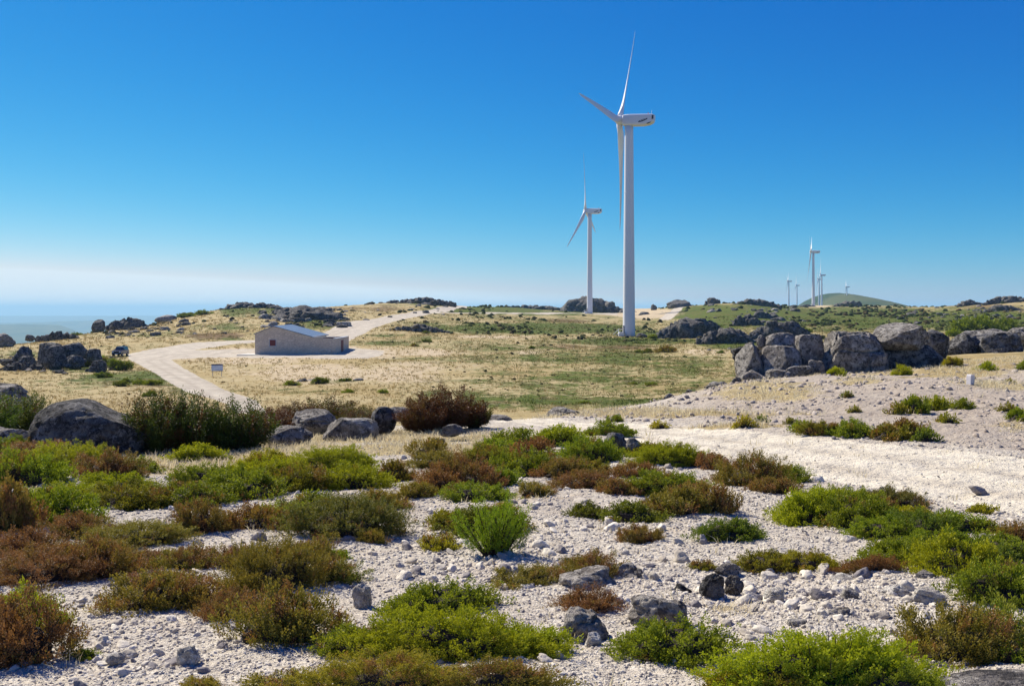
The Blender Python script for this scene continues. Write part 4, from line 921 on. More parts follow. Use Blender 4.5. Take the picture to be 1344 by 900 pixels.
def stems(rng, n, R0, h, rw, V0):
    Vs = []; Fs = []; b = 0
    for i in range(n):
        a = rng.uniform(0, 6.28); rr = R0 * math.sqrt(rng.rand()) * .95; tip = np.array([rr * math.cos(a), rr * math.sin(a), h * math.sqrt(max(0.05, 1 - (rr / R0) ** 2)) * .9])
        p0 = tip * np.array([.15, .15, 0]); mid = (p0 + tip) / 2 * np.array([1.15, 1.15, .8])
        pts = [p0, mid, tip]; ring = []
        for j, p in enumerate(pts):
            r = rw * (1 - j * .35)
            for q in range(3): ring.append(p + r * np.array([math.cos(q * 2.09), math.sin(q * 2.09), 0]))
        Vs += ring
        for j in range(2):
            for q in range(3): Fs.append((b + j*3+q, b + j*3+(q+1)%3, b + (j+1)*3+(q+1)%3, b + (j+1)*3+q))
        b += 9
    return np.array(Vs), np.array(Fs)
def dome_mesh(kind, R0, h, seed, leaf):
    """kind 'cushion' or 'heather'; real size R0 (radius), h (height), leaf (leaf length in m)"""
    rng = np.random.RandomState(seed)
    area = 2 * math.pi * R0 * R0 * (1 + (h / R0)) / 2 * 1.15
    step = leaf * (2.2 if kind == 'cushion' else 2.5); n = int(area / (step * step) * 3.0)
    nC = max(10, n // 15); dc = rng.normal(size=(nC, 3)); dc[:, 2] = np.abs(dc[:, 2]); dc /= np.linalg.norm(dc, axis=1)[:, None]
    ci = rng.randint(0, nC, n); crad = 1.15 * math.sqrt(2 * math.pi / nC) / 2.5066
    jit = rng.normal(size=(n, 3)) * crad * .62; d = dc[ci] + jit; d[:, 2] = np.abs(d[:, 2]); d /= np.linalg.norm(d, axis=1)[:, None]
    coff = rng.uniform(.84, 1.10, nC)[ci]; crnd = rng.rand(nC)[ci]
    o = rng.uniform(0, 50, 2)
    lump = 1 + .30 * fbm(d[:,0]*1.5+o[0], d[:,1]*1.5+o[1], d[:,2]*1.5, s=seed, o=2) + .20 * fbm(d[:,0]*4+o[0], d[:,1]*4+o[1], d[:,2]*4, s=seed+3, o=2) + .10 * vnoise(d[:,0]*11+o[0], d[:,1]*11, d[:,2]*11, s=seed+5)
    bulge = 1 - .16 * np.minimum((np.linalg.norm(jit, axis=1) / crad) ** 2, 1.6)
    depth = coff * bulge * (1 - .22 * rng.rand(n) ** 2.5)
    P = d * np.array([R0, R0, h]) * (lump * depth)[:, None]; P[:, 2] = np.maximum(P[:, 2] - .02, -0.02)
    nrm = d / np.array([R0, R0, h]); nrm /= np.linalg.norm(nrm, axis=1)[:, None]
    if kind == 'cushion': A = nrm * .7 + jit / crad * .45 + np.array([0, 0, .5]) + rng.normal(0, .28, (n, 3)); nl, hh, sp = 9, leaf * 2.2, leaf * 1.3; lw = leaf * .55
    else: A = nrm * .45 + jit / crad * .35 + np.array([0, 0, .85]) + rng.normal(0, .22, (n, 3)); nl, hh, sp = 12, leaf * 3.6, leaf * 1.0; lw = leaf * .48
    patch = np.clip(.5 + .75 * fbm(P[:,0]/R0*1.8+o[0], P[:,1]/R0*1.8+o[1], P[:,2]/R0*2, s=seed+9, o=3), 0, 1) * .7 + .3 * crnd
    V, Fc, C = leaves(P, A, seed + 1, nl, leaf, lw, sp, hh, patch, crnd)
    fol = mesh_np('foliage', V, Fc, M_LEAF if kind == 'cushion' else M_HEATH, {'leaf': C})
    v, f = ICO[3]; m = v[:, 2] > -0.25
    lump2 = 1 + .30 * fbm(v[:,0]*1.5+o[0], v[:,1]*1.5+o[1], v[:,2]*1.5, s=seed, o=2) + .20 * fbm(v[:,0]*4+o[0], v[:,1]*4+o[1], v[:,2]*4, s=seed+3, o=2)
    cv = v * np.array([R0, R0, h]) * (lump2 * (.62 if kind == 'cushion' else .50))[:, None]; cv[:, 2] = np.maximum(cv[:, 2], -.05)  # dark solid core stands in for the shaded inside of the shrub
    sv, sf = stems(rng, int(18 + 40 * R0), R0, h, .004 + .003 * R0, 0)
    V2 = np.concatenate([cv, sv]); tri = np.concatenate([f, f[:, 2:3]], 1)
    me = bpy.data.meshes.new('stems_dark_core'); me.from_pydata(V2.tolist(), [], f.tolist() + (sf + len(cv)).tolist()); me.materials.append(M_WOOD_CORE); me.update()
    return fol, me
def upright_mesh(R0, h, seed, leaf, nplume, dens=60):
    rng = np.random.RandomState(seed); P = []; A = []; pa = []; sv = []; sf = []; b = 0
    for i in range(nplume):
        a = rng.uniform(0, 6.28); rr = math.sqrt(rng.rand()) * R0; bx, by = rr * math.cos(a) * .55, rr * math.sin(a) * .55
        L = h * rng.uniform(.45, 1.12) * (1 - .35 * (rr / R0) ** 2)
        lean = np.array([math.cos(a), math.sin(a), 0]) * (rr / R0) * .55 + rng.normal(0, .10, 3)
        ax = np.array([0, 0, 1.0]) + lean; ax /= np.linalg.norm(ax); pv_ = rng.rand()
        n = int(dens * rng.uniform(.8, 1.2)); t = rng.uniform(.12, 1, n) ** .8
        th = rng.uniform(0, 6.28, n); rad = (.075 * h) * (1 - t * .75) * rng.rand(n)
        pts = np.array([bx, by, 0]) + ax[None] * (t * L)[:, None] + np.stack([np.cos(th) * rad, np.sin(th) * rad, 0 * th], 1)
        P.append(pts); A.append(ax[None] + np.stack([np.cos(th), np.sin(th), 0 * th], 1) * .45 + rng.normal(0, .1, (n, 3))); pa.append(np.full(n, pv_) * .85 + .15 * rng.rand(n))
        p0 = np.array([bx * .5, by * .5, 0]); p1 = np.array([bx, by, 0]) + ax * L * .85
        for p, r in ((p0, .012), (p1, .003)):
            for q in range(3): sv.append(p + r * np.array([math.cos(q*2.09), math.sin(q*2.09), 0]))
        for q in range(3): sf.append((b+q, b+(q+1)%3, b+3+(q+1)%3, b+3+q))
        b += 6
    V, Fc, C = leaves(np.concatenate(P), np.concatenate(A), seed + 1, 4, leaf, leaf * .34, leaf * .5, leaf * 2.2, np.concatenate(pa))
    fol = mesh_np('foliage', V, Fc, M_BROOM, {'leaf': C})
    v, f = ICO[3]; cv = v * np.array([R0 * .34, R0 * .34, h * .34]) * (1 + .25 * fbm(v[:,0]*3, v[:,1]*3, v[:,2]*3, s=seed))[:, None]; cv[:, 2] = np.maximum(cv[:, 2], -.05)  # dark core mound paints the shade between the plumes
    me = bpy.data.meshes.new('stems_dark_core'); me.from_pydata(cv.tolist() + [list(map(float, p)) for p in sv], [], f.tolist() + (np.array(sf) + len(cv)).tolist()); me.materials.append(M_WOOD_CORE); me.update()
    return fol, me
LIB = {}
def shrub_meshes(kind, radius, Y, var):
    lod = 0 if Y < 8 else (1 if Y < 14 else (2 if Y < 40 else 3)); leaf = (.0125, .019, .032, .11)[lod] if kind != 'heather' else (.0115, .017, .028, .10)[lod]
    sizes = (.14, .26, .45, .75) if kind != 'upright' else (.3, .6)
    if lod == 3: sizes = (1.0,)
    r = min(sizes, key=lambda s: abs(math.log(s / radius))); key = (kind, r, lod, var % 3)
    if key not in LIB:
        seed = 1000 + hash((('cushion', 'heather', 'upright').index(kind), int(r * 100), lod, var % 3)) % 5000
        if kind == 'upright': fm = upright_mesh(r, r * 1.6, seed, leaf * 1.5, int(45 + 120 * r * r * 2), 46)
        else: fm = dome_mesh(kind, r, r * (.62 if kind == 'cushion' else .75), seed, leaf)
        LIB[key] = (fm, r, r * (1.6 if kind == 'upright' else (.62 if kind == 'cushion' else .75)))
    return LIB[key]
COLS = {'thicket': (.042, .068, .010, .34), 'bright': (.25, .285, .010, .15), 'green': (.14, .195, .012, .26), 'dark': (.060, .11, .012, .16), 'olive': (.155, .145, .014, .34), 'brown': (.135, .105, .018, .48), 'rust': (.16, .10, .022, .60),
        'yellow': (.28, .25, .014, .32), 'red': (.095, .042, .012, .60), 'plume': (.23, .33, .012, .02), 'deep': (.065, .085, .010, .32), 'redgreen': (.085, .075, .012, .42)}
_sn = [0]
def shrub(cx, base, wpx, top, kind, col, label, Y=None, ymin=2.5, dep=None, group='low heath shrubs'):
    i = _sn[0]; _sn[0] += 1; rng = random.Random(i * 13 + 5)
    k_ = {'C': 'cushion', 'H': 'heather', 'U': 'upright'}[kind]
    if Y is None: X, Y, Z = at(cx, base, ymin)
    else: X = (cx - CX) / F * Y; Z = float(Hs(X, Y) + Hn(X, Y))
    rx = wpx / F * Y / 2; slope = max(.02, -Z / Y)
    # rows covered = height + seen depth
    rows = (base - top) / F * Y
    if dep is None: ry = rx * (.62 if k_ != 'upright' else .6)
    else: ry = dep
    hgt = rows - 2 * ry * slope * .8
    mn = .50 if k_ == 'cushion' else .40
    if hgt < rx * mn:
        hgt = rx * mn; ry = max(rx * .3, (rows - hgt) / (1.6 * slope)) if slope > .04 else ry
    if k_ == 'cushion': hgt = min(hgt, rx * .85)
    Yc = Y + ry * .9; X *= Yc / Y; Z = float(Hs(X, Yc) + Hn(X, Yc))
    (fol, wood), r0, h0 = shrub_meshes(k_, rx, Y, i)
    nm = {'cushion': 'cushion_shrub', 'heather': 'heather_shrub', 'upright': 'broom_shrub'}[k_]
    root = link(None, nm, loc=(X, Yc, Z - .01)); th = rng.uniform(0, 6.28) if abs(rx - ry) < .25 * rx else rng.choice([0, math.pi]) + rng.uniform(-.3, .3)
    root.rotation_euler = (0, 0, th); k2 = 1.0 / r0 * .95
    root.scale = (rx * k2 * 1.27, ry * k2 * 1.3, hgt / h0 * (1.16 if Y < 45 else .95))
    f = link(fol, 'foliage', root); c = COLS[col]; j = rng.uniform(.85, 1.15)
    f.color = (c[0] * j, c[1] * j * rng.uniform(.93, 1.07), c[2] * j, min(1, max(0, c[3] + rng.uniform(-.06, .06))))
    link(wood, 'stems_dark_core', root)
    return tag(root, label, 'shrub', group)
SH = [
 (1085,912,300,834,'C','bright','wide bright green cushion cut by the bottom edge, right of centre'),
 (1000,915,140,862,'C','yellow','yellow-green left lobe of foliage joining the wide bright cushion at the bottom edge'),
 (1175,915,130,868,'C','green','darker right lobe beside the wide bright cushion at the bottom edge'),
 (880,870,152,797,'C','green','compact round green cushion with brown tinge, bottom right of centre'),
 (585,872,250,785,'C','bright','largest bright green cushion in the lower middle'),
 (480,865,130,805,'C','green','green left end of the largest cushion in the lower middle'),
 (575,812,140,757,'C','green','dark green cushion with brown patches directly behind the largest cushion'),
 (690,868,115,812,'C','bright','bright green right tip of the largest cushion, beside the half-buried rock'),
 (625,800,60,770,'C','olive','small olive shrub at the back right of the largest cushion'),
 (500,918,240,862,'H','yellow','yellow-olive heather along the bottom edge left of centre'),
 (660,918,170,880,'H','olive','olive heather along the bottom edge below the largest cushion'),
 (375,915,110,870,'H','olive','brown-tipped heather at the bottom edge left of the yellow-olive one'),
 (370,850,150,762,'H','olive','bushy olive-brown heather standing alone on the gravel, lower left'),
 (300,812,90,765,'H','brown','small brown heather behind left of the bushy olive-brown one'),
 (200,800,130,738,'H','olive','olive-brown heather left of the small gravel gap, lower left'),
 (265,795,80,752,'H','brown','rusty heather between the two olive-brown ones, lower left'),
 (20,870,170,770,'H','brown','large brown heather at the left edge near the bottom'),
 (35,822,110,748,'C','bright','bright green patch of leaves on top of the large brown heather at the left edge'),
 (110,858,44,838,'C','green','tiny green sprig on the gravel beside the large brown heather'),
 (365,775,150,694,'H','olive','tall olive heather with purple-brown top, left of centre'),
 (300,745,80,712,'H','rust','rusty heather tucked in left of the tall olive one'),
 (440,762,80,728,'H','green','greenish heather at the right foot of the tall olive one'),
 (455,708,160,642,'H','deep','wide dark olive heather left of the upright green broom'),
 (375,698,120,655,'C','bright','bright green cushion at the left side of the wide dark olive heather'),
 (410,735,70,700,'H','rust','reddish brown heather in front of the bright green cushion, left of centre'),
 (60,770,160,705,'H','rust','spreading rust-brown heather at the left edge, middle height'),
 (130,760,110,700,'H','brown','brown heather right of the spreading rust-brown one'),
 (30,735,110,688,'H','rust','pinkish brown heather at the left edge above the rust-brown one'),
 (185,718,130,678,'H','olive','dense olive heather between two gravel strips on the left'),
 (265,705,80,660,'H','brown','pinkish-topped heather right of the dense olive one'),
 (245,748,90,708,'H','olive','mixed green and brown heather below the pinkish-topped one'),
 (65,692,130,630,'C','green','round dark-and-light green cushion near the left edge'),
 (10,700,70,640,'H','brown','dark brown heather at the left edge beside the round green cushion'),
 (165,668,120,628,'C','olive','olive cushion right of the round green one, along the straw strip'),
 (240,665,110,625,'C','green','low green cushion in the middle of the left-hand hedge-like row'),
 (315,655,120,608,'C','green','deep green cushion at the right end of the left-hand row'),
 (385,645,90,605,'C','olive','olive green cushion above the wide dark olive heather'),
 (465,642,95,600,'C','bright','light green cushion right of the olive one, below the boulder row'),
 (440,618,110,588,'C','bright','flat light green cushion in the straw below the boulder row'),
 (350,614,70,592,'C','yellow','small yellow-green cushion in straw below the reddish shrubs'),
 (30,640,110,588,'C','green','green cushion at the left edge below the big boulder'),
 (85,622,110,580,'C','bright','bright green cushion at the left foot of the big boulder'),
 (140,630,100,590,'H','brown','brown heather directly in front of the big boulder'),
 (185,622,60,600,'C','green','small green cushion at the right foot of the big boulder'),
 (20,600,90,572,'C','green','green cushion in the far left corner above the slab'),
 (258,607,70,586,'C','bright','light green cushion in front of the tall dark green broom'),
 (605,645,110,595,'H','brown','dark brown heather mound in the centre left'),
 (575,615,80,588,'H','olive','olive heather behind the dark brown mound'),
 (625,660,90,628,'C','green','green mat at the front of the dark brown mound'),
 (547,656,46,634,'H','olive','small isolated olive heather on gravel left of the centre'),
 (518,630,52,604,'C','rust','orange-brown small shrub left of the dark brown mound'),
 (560,598,50,578,'H','olive','small dark heather under the reddish shrub'),
 (650,734,85,652,'U','plume','upright vivid green broom in the centre of the foreground'),
 (640,702,120,655,'C','deep','dark green cushion wrapped around the back of the upright broom'),
 (590,695,60,668,'C','olive','small olive shrub left of the upright broom'),
 (575,722,54,697,'C','yellow','little green shrub low on the gravel left of the upright broom'),
 (695,772,100,734,'H','olive','olive heather in front right of the upright broom'),
 (775,762,85,722,'H','olive','brown-olive heather touching the long pale slab'),
 (772,808,95,768,'H','rust','reddish brown heather between the long slab and the half-buried rock'),
 (840,714,62,686,'H','brown','small lone brown heather on open gravel right of centre'),
 (957,714,90,678,'C','dark','neat dark green cushion alone on gravel right of centre'),
 (775,678,54,655,'C','deep','small dark cushion at the left end of the middle row'),
 (830,687,80,655,'C','deep','dark green cushion in the middle row right of centre'),
 (885,680,90,640,'H','olive','olive heather in the middle row right of centre'),
 (930,676,70,635,'H','brown','pale brown heather at the right end of the middle row'),
 (770,643,90,612,'H','rust','pinkish brown heather above the middle row'),
 (812,650,60,625,'H','brown','small brown heather right of the pinkish one'),
 (870,648,110,612,'C','green','green cushion behind the middle row'),
 (735,628,60,604,'H','brown','low brown heather left of the pinkish one'),
 (690,625,90,585,'C','green','green cushion with brown front, centre, behind the upright broom'),
 (640,612,70,580,'C','olive','olive cushion left of the green one with brown front'),
 (675,590,80,562,'C','green','green cushion near the far end of the near road'),
 (735,585,70,560,'C','bright','light green cushion along the left edge of the near road'),
 (775,608,80,570,'C','green','green cushion left of the dark split rock'),
 (800,572,60,562,'C','green','thin green fringe behind the dark split rock'),
 (850,600,60,580,'C','olive','brownish shrub right of the dark split rock'),
 (880,612,110,582,'C','bright','long light green cushion along the near road'),
 (935,615,50,594,'H','rust','small rusty heather at the edge of the near road'),
 (985,640,100,594,'H','olive','dark olive heather mound beside the near road, right of centre'),
 (1030,632,70,603,'C','green','green shrub at the right shoulder of the dark olive mound'),
 (1060,684,100,628,'C','bright','bright green cushion at the left end of the long right-hand mat'),
 (1125,690,110,640,'C','green','green cushion in the left half of the long right-hand mat'),
 (1170,668,90,635,'H','deep','dark heather on the road side of the long right-hand mat'),
 (1205,705,120,658,'C','dark','deep green cushion at the right half of the long right-hand mat'),
 (1260,700,80,668,'C','green','green tip of the long right-hand mat beside the near road'),
 (1190,745,110,695,'C','green','light green cushion below the long right-hand mat'),
 (1260,765,120,700,'C','bright','bright cushion right of the light green one, lower right'),
 (1320,800,120,725,'C','green','big green cushion at the right edge'),
 (1310,738,90,700,'C','green','green cushion at the right edge behind the big one'),
 (1335,712,50,680,'H','brown','brown heather cut by the right edge above the green cushions'),
 (1290,674,42,661,'C','yellow','small flat brown-green shrub by the near road at the far right'),
 (1005,750,75,716,'C','olive','olive mat on the gravel at the left of the rubble field'),
 (1060,752,80,718,'C','yellow','yellow-green mat in the middle of the low row above the rubble field'),
 (1145,758,85,735,'H','rust','thin rust-brown heather at the right of the low row above the rubble field'),
 (922,750,34,735,'C','olive','tiny shrub behind the dark pointed stone'),
 (1255,868,150,782,'H','olive','open olive heather on the gravel, lower right'),
 (1310,850,90,790,'H','green','greenish heather joining the open olive one at the right edge'),
 (1340,872,70,838,'C','green','green tuft in the bottom right above the bedrock slab'),
 (1300,700,40,684,'C','olive','small olive shrub between the mat and the brown heather at the right edge'),
 (700,602,50,580,'H','rust','small rusty heather between two green cushions near the road end'),
 (655,640,50,618,'C','green','little green cushion right of the dark brown mound'),
 (700,655,50,636,'H','olive','thin olive heather on gravel behind the upright broom'),
 (660,672,40,660,'H','yellow','flat dry shrub just behind the upright broom'),
 (440,735,40,716,'C','green','tiny green shrub in the gravel below the wide dark olive heather'),
 (490,712,40,692,'H','olive','small olive tuft at the right end of the wide dark olive heather'),
 # further mats
 (120,738,120,700,'H','olive','olive heather bridging the rust-brown and the dense olive ones on the left'),
 (20,808,90,768,'H','brown','dark brown heather just above the bright green patch at the left edge'),
 (215,775,100,738,'H','rust','rust-coloured heather above the olive-brown one, lower left'),
 (100,705,90,668,'H','brown','brown heather between the round green cushion and the dense olive heather'),
 (335,700,80,662,'H','rust','pinkish brown heather left of the bright green cushion in the left middle'),
 (150,650,100,618,'C','bright','light green cushion behind the olive one along the straw strip'),
 (500,668,70,638,'H','olive','olive heather at the upper right of the wide dark olive one'),
 (90,660,90,628,'C','bright','light green top of the round cushion near the left edge'),
 (60,610,120,575,'H','brown','brown heath at the foot of the big boulder on its left'),
 (280,640,110,610,'C','green','green cushion in the middle of the left-hand row, by the straw'),
 (200,745,80,715,'H','brown','dark brown heather under the dense olive one on the left'),
 (410,670,80,640,'C','green','green cushion above the bright green one, left middle'),
 (1100,668,100,634,'C','bright','light green cushion at the upper left of the long right-hand mat'),
 (1160,706,100,672,'C','green','green cushion filling the front of the long right-hand mat'),
 (1235,728,100,692,'C','green','green cushion between the long right-hand mat and the light green one'),
 (1295,745,80,712,'C','dark','dark green cushion between the lower right cushions'),
 (1335,775,80,738,'H','brown','rusty brown heather among the green cushions at the right edge'),
 (1200,690,80,662,'C','yellow','yellow-green crown of the long right-hand mat'),
 (760,625,80,596,'C','olive','olive cushion between the dark split rock and the pinkish heather'),
 (835,628,60,605,'H','rust','rusty heather right below the dark split rock'),
 (655,600,70,576,'C','green','green cushion at the inner end of the near road'),
 (580,650,70,620,'H','rust','rusty left flank of the dark brown heather mound'),
 (1015,650,60,626,'H','brown','brown heather at the foot of the dark olive mound by the road'),
 (905,662,60,636,'H','rust','pinkish heather above the olive one in the middle row'),
 (350,628,100,600,'C','bright','light green cushion right of the deep green one, by the straw'),
 (545,905,90,872,'C','bright','bright green spot among the heather along the bottom edge'),
 (270,905,60,885,'H','yellow','thin yellow-olive tuft at the bottom edge, left of the others'),
 # bank
 (1120,574,54,552,'C','green','green shrub on the roadside below the rubble bank'),
 (1078,572,56,557,'C','olive','low green-brown shrub on the roadside left of the green one'),
 (1052,568,26,556,'C','green','tiny green tuft at the left end of the roadside shrubs'),
 (1168,578,46,558,'C','olive','olive shrub on the roadside right of the green one'),
 (1192,572,44,554,'C','brown','brown shrub leaning on the olive roadside shrub'),
 (1216,579,28,564,'C','dark','small dark green tuft at the right end of the roadside shrubs'),
 (1202,544,40,524,'C','green','green shrub on the middle of the rubble bank'),
 (1232,538,38,521,'C','bright','bright green shrub right of the green one on the rubble bank'),
 (1264,539,28,527,'C','green','green tuft below the white marker post'),
 (1179,547,22,536,'C','olive','small olive tuft left of the green shrub on the bank'),
 (1244,556,20,543,'C','olive','small tuft on the pale bedrock of the bank'),
 (1184,496,26,480,'C','bright','vivid green bush under the sloping boulder of the big outcrop'),
 (1098,501,24,485,'C','bright','vivid green bush at the foot of the domed boulder'),
 (1000,554,15,543,'C','dark','tiny dark tuft on the left of the rubble bank'),
 (978,563,24,550,'C','yellow','yellow-green tuft at the road edge, left of the bank'),
 (1037,559,12,550,'C','olive','tiny olive tuft low on the bank'),
 (1121,546,13,537,'C','olive','tiny tuft in the middle of the rubble bank'),
 (1112,530,14,521,'C','deep','tiny dark tuft beside the split brown stone'),
 (1338,553,30,528,'C','green','green shrub at the right edge of the bank'),
 (1322,541,18,530,'C','olive','olive tuft beside the green shrub at the right edge of the bank'),
 (1296,487,22,476,'C','bright','green tuft in straw grass below the right-hand outcrop'),
 (1250,482,24,472,'C','yellow','yellow-green tuft in straw grass right of the big outcrop'),
 (1324,506,20,495,'C','olive','olive tuft on the upper right of the bank'),
 (1345,485,20,470,'C','green','green tuft at the right edge below the right-hand outcrop'),
 (808,554,22,545,'C','green','small green shrub on the sandy verge beyond the near road'),
 (866,560,18,553,'C','yellow','tiny yellow-green tuft on the verge beyond the near road'),
]
for s_ in SH: shrub(*s_)
UG = 'tall upright shrubs'
for a in [
 (205,604,80,528,'U','thicket','tall dark green broom directly right of the big boulder',16.5),
 (250,603,95,524,'U','thicket','widest tall dark green broom in the left middle',16.8),
 (310,600,80,532,'U','thicket','tall dark green broom at the right end of the green thicket',17.2),
 (20,572,85,513,'U','deep','tall dark broom at the left edge beside the big boulder',21),
 (60,560,50,524,'U','deep','smaller dark broom behind the big boulder',22),
 (-20,575,70,520,'U','dark','dark broom cut by the left edge',20),
 (352,570,60,530,'U','red','reddish shrub touching the green thicket',21.5),
 (385,568,75,524,'U','red','reddish brown shrub behind the flat-topped boulder',24),
 (430,562,75,518,'U','redgreen','tallest shrub of the reddish row behind the boulders',25),
 (470,560,55,530,'U','redgreen','greenish brown shrub at the right of the reddish row',24),
 (555,563,55,520,'U','red','red-brown left half of the large shrub beside the dark angular boulder',20.5),
 (585,562,75,507,'U','red','tallest red-brown shrub right of the dark angular boulder',21),
 (622,560,45,528,'U','redgreen','olive right shoulder of the large red-brown shrub',21.5)]:
    shrub(*a[:7], Y=a[7], dep=a[2] / F * a[7] * .38, group=UG)
FB = 'bushes dotted over the plain'
FBL = [
 (155,487,32,474,'dark','dark green bush right of the left outcrop'),(138,478,24,468,'green','green bush between the left outcrop and the parked car'),(118,481,22,473,'olive','small olive bush at the foot of the left outcrop'),
 (159,507,17,500,'dark','dark green bush in the dry grass below the parked car'),(168,502,14,495,'dark','small dark bush right of the one below the parked car'),(183,505,16,499,'green','low bush in the green strip left of the track'),
 (201,506,20,499,'green','bush at the left verge of the big track'),(195,521,16,512,'dark','dark bush behind the tall green thicket'),(136,496,22,489,'dark','dark low bush below the left outcrop'),
 (420,504,19,494,'dark','round dark green bush in the pale grass in front of the house'),(385,506,18,499,'green','green bush left of the dark rock in front of the house'),(449,501,9,494,'dark','small round dark bush, left of a close pair in front of the house'),
 (456,501,9,494,'dark','small round dark bush, right of a close pair in front of the house'),(455,516,14,511,'green','low green bush in pale grass below the close pair'),(503,516,13,511,'green','low green bush right of centre in the pale grass'),
 (1280,439,64,418,'dark','large dark green thicket above the right-hand outcrop'),(1312,436,40,420,'dark','dark green bush at the right end of the thicket'),(1252,442,20,430,'green','green bush at the left end of the thicket'),
 (1273,458,26,440,'brown','brown heath growing on the right-hand outcrop'),(848,464,14,457,'deep','dark bush right below the foot of the nearest turbine'),(875,463,26,455,'brown','brown bush mat right of the nearest turbine foot'),
 (838,463,9,458,'dark','tiny dark bush near the foot of the nearest turbine'),(945,464,9,459,'dark','small dark bush on the plain below the broken outcrop'),(858,445,16,440,'green','green bushes beside the rock at the turbine foot'),
 (855,506,14,501,'green','green bush in the middle of the open plain'),(830,504,11,501,'green','low green tuft left of the middle bush on the open plain'),(768,530,14,526,'green','green bush at the near edge of the plain'),
 (698,458,8,454,'dark','small dark bush on the plain left of the second turbine'),(545,455,10,450,'green','small green bush right of the house'),(560,449,14,445,'dark','dark bush on the grass right of the upper track'),
 (1060,437,12,428,'green','green bush at the right end of the dark blocky outcrop'),(560,438,8,434,'dark','dark bush under the scattered boulder outcrop'),(1288,452,18,444,'green','bright green bush on top of the right-hand outcrop'),
 (245,417,20,411,'dark','dark heath patch on the skyline left of the house'),(270,413,22,408,'dark','dark heath patch on the skyline, nearer the rocky crest'),(100,441,14,437,'dark','dark heath on the left rim of the plateau')]
for (cx, b, wp, tp, c_, lab) in FBL:
    shrub(cx, b, wp, tp, 'C', c_, lab, ymin=45, group=FB)

# ------------------------------------------------------------ countless small things
rng = np.random.RandomState(77)
def rand_ground(n, pxa, pxb, ra, rb, ymin=2.5, bias=1.0):
    """points over the visible ground (by area-ish)"""
    px = rng.uniform(pxa, pxb, n); rr = ra + (rb - ra) * rng.rand(n) ** bias
    return px, rr
# gravel: loose stones over the foreground and the bank
def scatter_stones(X, Y, size, sub, mat, name, seed):
    Z = Hs(X, Y) + Hn(X, Y); n = len(X); rg = np.random.RandomState(seed)
    base = [rock_shape(500 + seed * 10 + i, sub, 2.6, .34, 9) for i in range(10)]
    Vs = []; Fs = []; b = 0
    pick = rg.randint(0, 10, n)
    for i in range(10):
        v, f = base[i]; k_ = np.where(pick == i)[0]; m = len(k_)
        if m == 0: continue
        sc = size[k_][:, None] * np.stack([rg.uniform(.7, 1.3, m), rg.uniform(.6, 1.1, m), rg.uniform(.4, .8, m)], 1)
        a = rg.uniform(0, 6.28, m); p = v[None] * sc[:, None] * .5
        x = p[..., 0] * np.cos(a)[:, None] - p[..., 1] * np.sin(a)[:, None]; y = p[..., 0] * np.sin(a)[:, None] + p[..., 1] * np.cos(a)[:, None]
        tl = rg.normal(0, .3, m)[:, None]; z = p[..., 2] + x * tl
        P = np.stack([x + X[k_][:, None], y + Y[k_][:, None], z + (Z[k_] + sc[:, 2] * .12)[:, None]], -1).reshape(-1, 3)
        Vs.append(P); Fs.append((f[None] + (np.arange(m) * len(v))[:, None, None]).reshape(-1, 3) + b); b += len(P)
    me = mesh_np(name, np.concatenate(Vs), np.concatenate(Fs), mat)
    return me
def stone_mat(name='loose_stone', lo=(0.38, 0.33, 0.265), hi=(0.76, 0.70, 0.595)):
    m, nt, b = new_mat(name, 0.92, 0.2); k = N(nt)
    g = k.n('ShaderNodeNewGeometry'); r_ = g.outputs['Random Per Island']
    c = k.mix(r_, lo, hi); c = k.mix(k.ramp(r_, .86, .9), c, (0.20, 0.18, 0.18)); c = k.mix(k.ramp(r_, .75, .8, 0, 1), c, (0.42, 0.33, 0.25)) if False else c
    n = k.noise(g.outputs['Position'], 60, 3); c = k.mix(k.ramp(n, .4, .7, 0, .4), c, (0.3, 0.27, 0.25))
    nt.links.new(c, b.inputs['Base Color']); nt.links.new(k.bump(n, 0.006), b.inputs['Normal']); return m
M_LOOSE = stone_mat()
n = 150000
Yr = 3.2 * np.exp(rng.rand(n) * math.log(19 / 3.2)); Xr = rng.uniform(-.66, .66, n) * Yr
dens = .5 + .5 * fbm(Xr / 1.3, Yr / 1.3, s=91, o=3) + .25
pxr = CX + F * Xr / Yr; rowr = HZ - F * Hs(Xr, Yr) / Yr
onroad = (rowr > np.interp(pxr, *zip(*ROAD_U))) & (rowr < np.interp(pxr, *zip(*ROAD_L)) ) & (pxr > 560)
rub = np.exp(-(((pxr - 1040) / 190) ** 2 + ((rowr - 785) / 38) ** 2)) + .7 * np.exp(-(((pxr - 650) / 150) ** 2 + ((rowr - 745) / 30) ** 2)) + .6 * np.exp(-(((pxr - 200) / 120) ** 2 + ((rowr - 850) / 50) ** 2))
keep = (rng.rand(n) < np.clip(dens + rub, .1, 1)) & (~onroad | (rng.rand(n) < .05)) & (rowr > 575)
X_, Y_ = Xr[keep], Yr[keep]; ru = rub[keep]
size = (.006 + .017 * rng.rand(len(X_)) ** 4 * 1.6) * (1 + .4 * ru) * np.clip(Y_ / 6, .8, 1.6)
tag(link(scatter_stones(X_, Y_, size, 0, M_LOOSE, 'gravel', 1), 'gravel'), kind='stuff')
big = rng.rand(len(X_)) < (.022 + .10 * ru); size = size[big] * rng.uniform(1.5, 4.0, big.sum())
tag(link(scatter_stones(X_[big], Y_[big], size, 2, M_LOOSE, 'rubble', 5), 'rubble'), kind='stuff')
n = 7500
Yr = 15 * np.exp(rng.rand(n) * math.log(50 / 15)); Xr = rng.uniform(.05, .66, n) * Yr
pxr = CX + F * Xr / Yr; rowr = HZ - F * Hs(Xr, Yr) / Yr
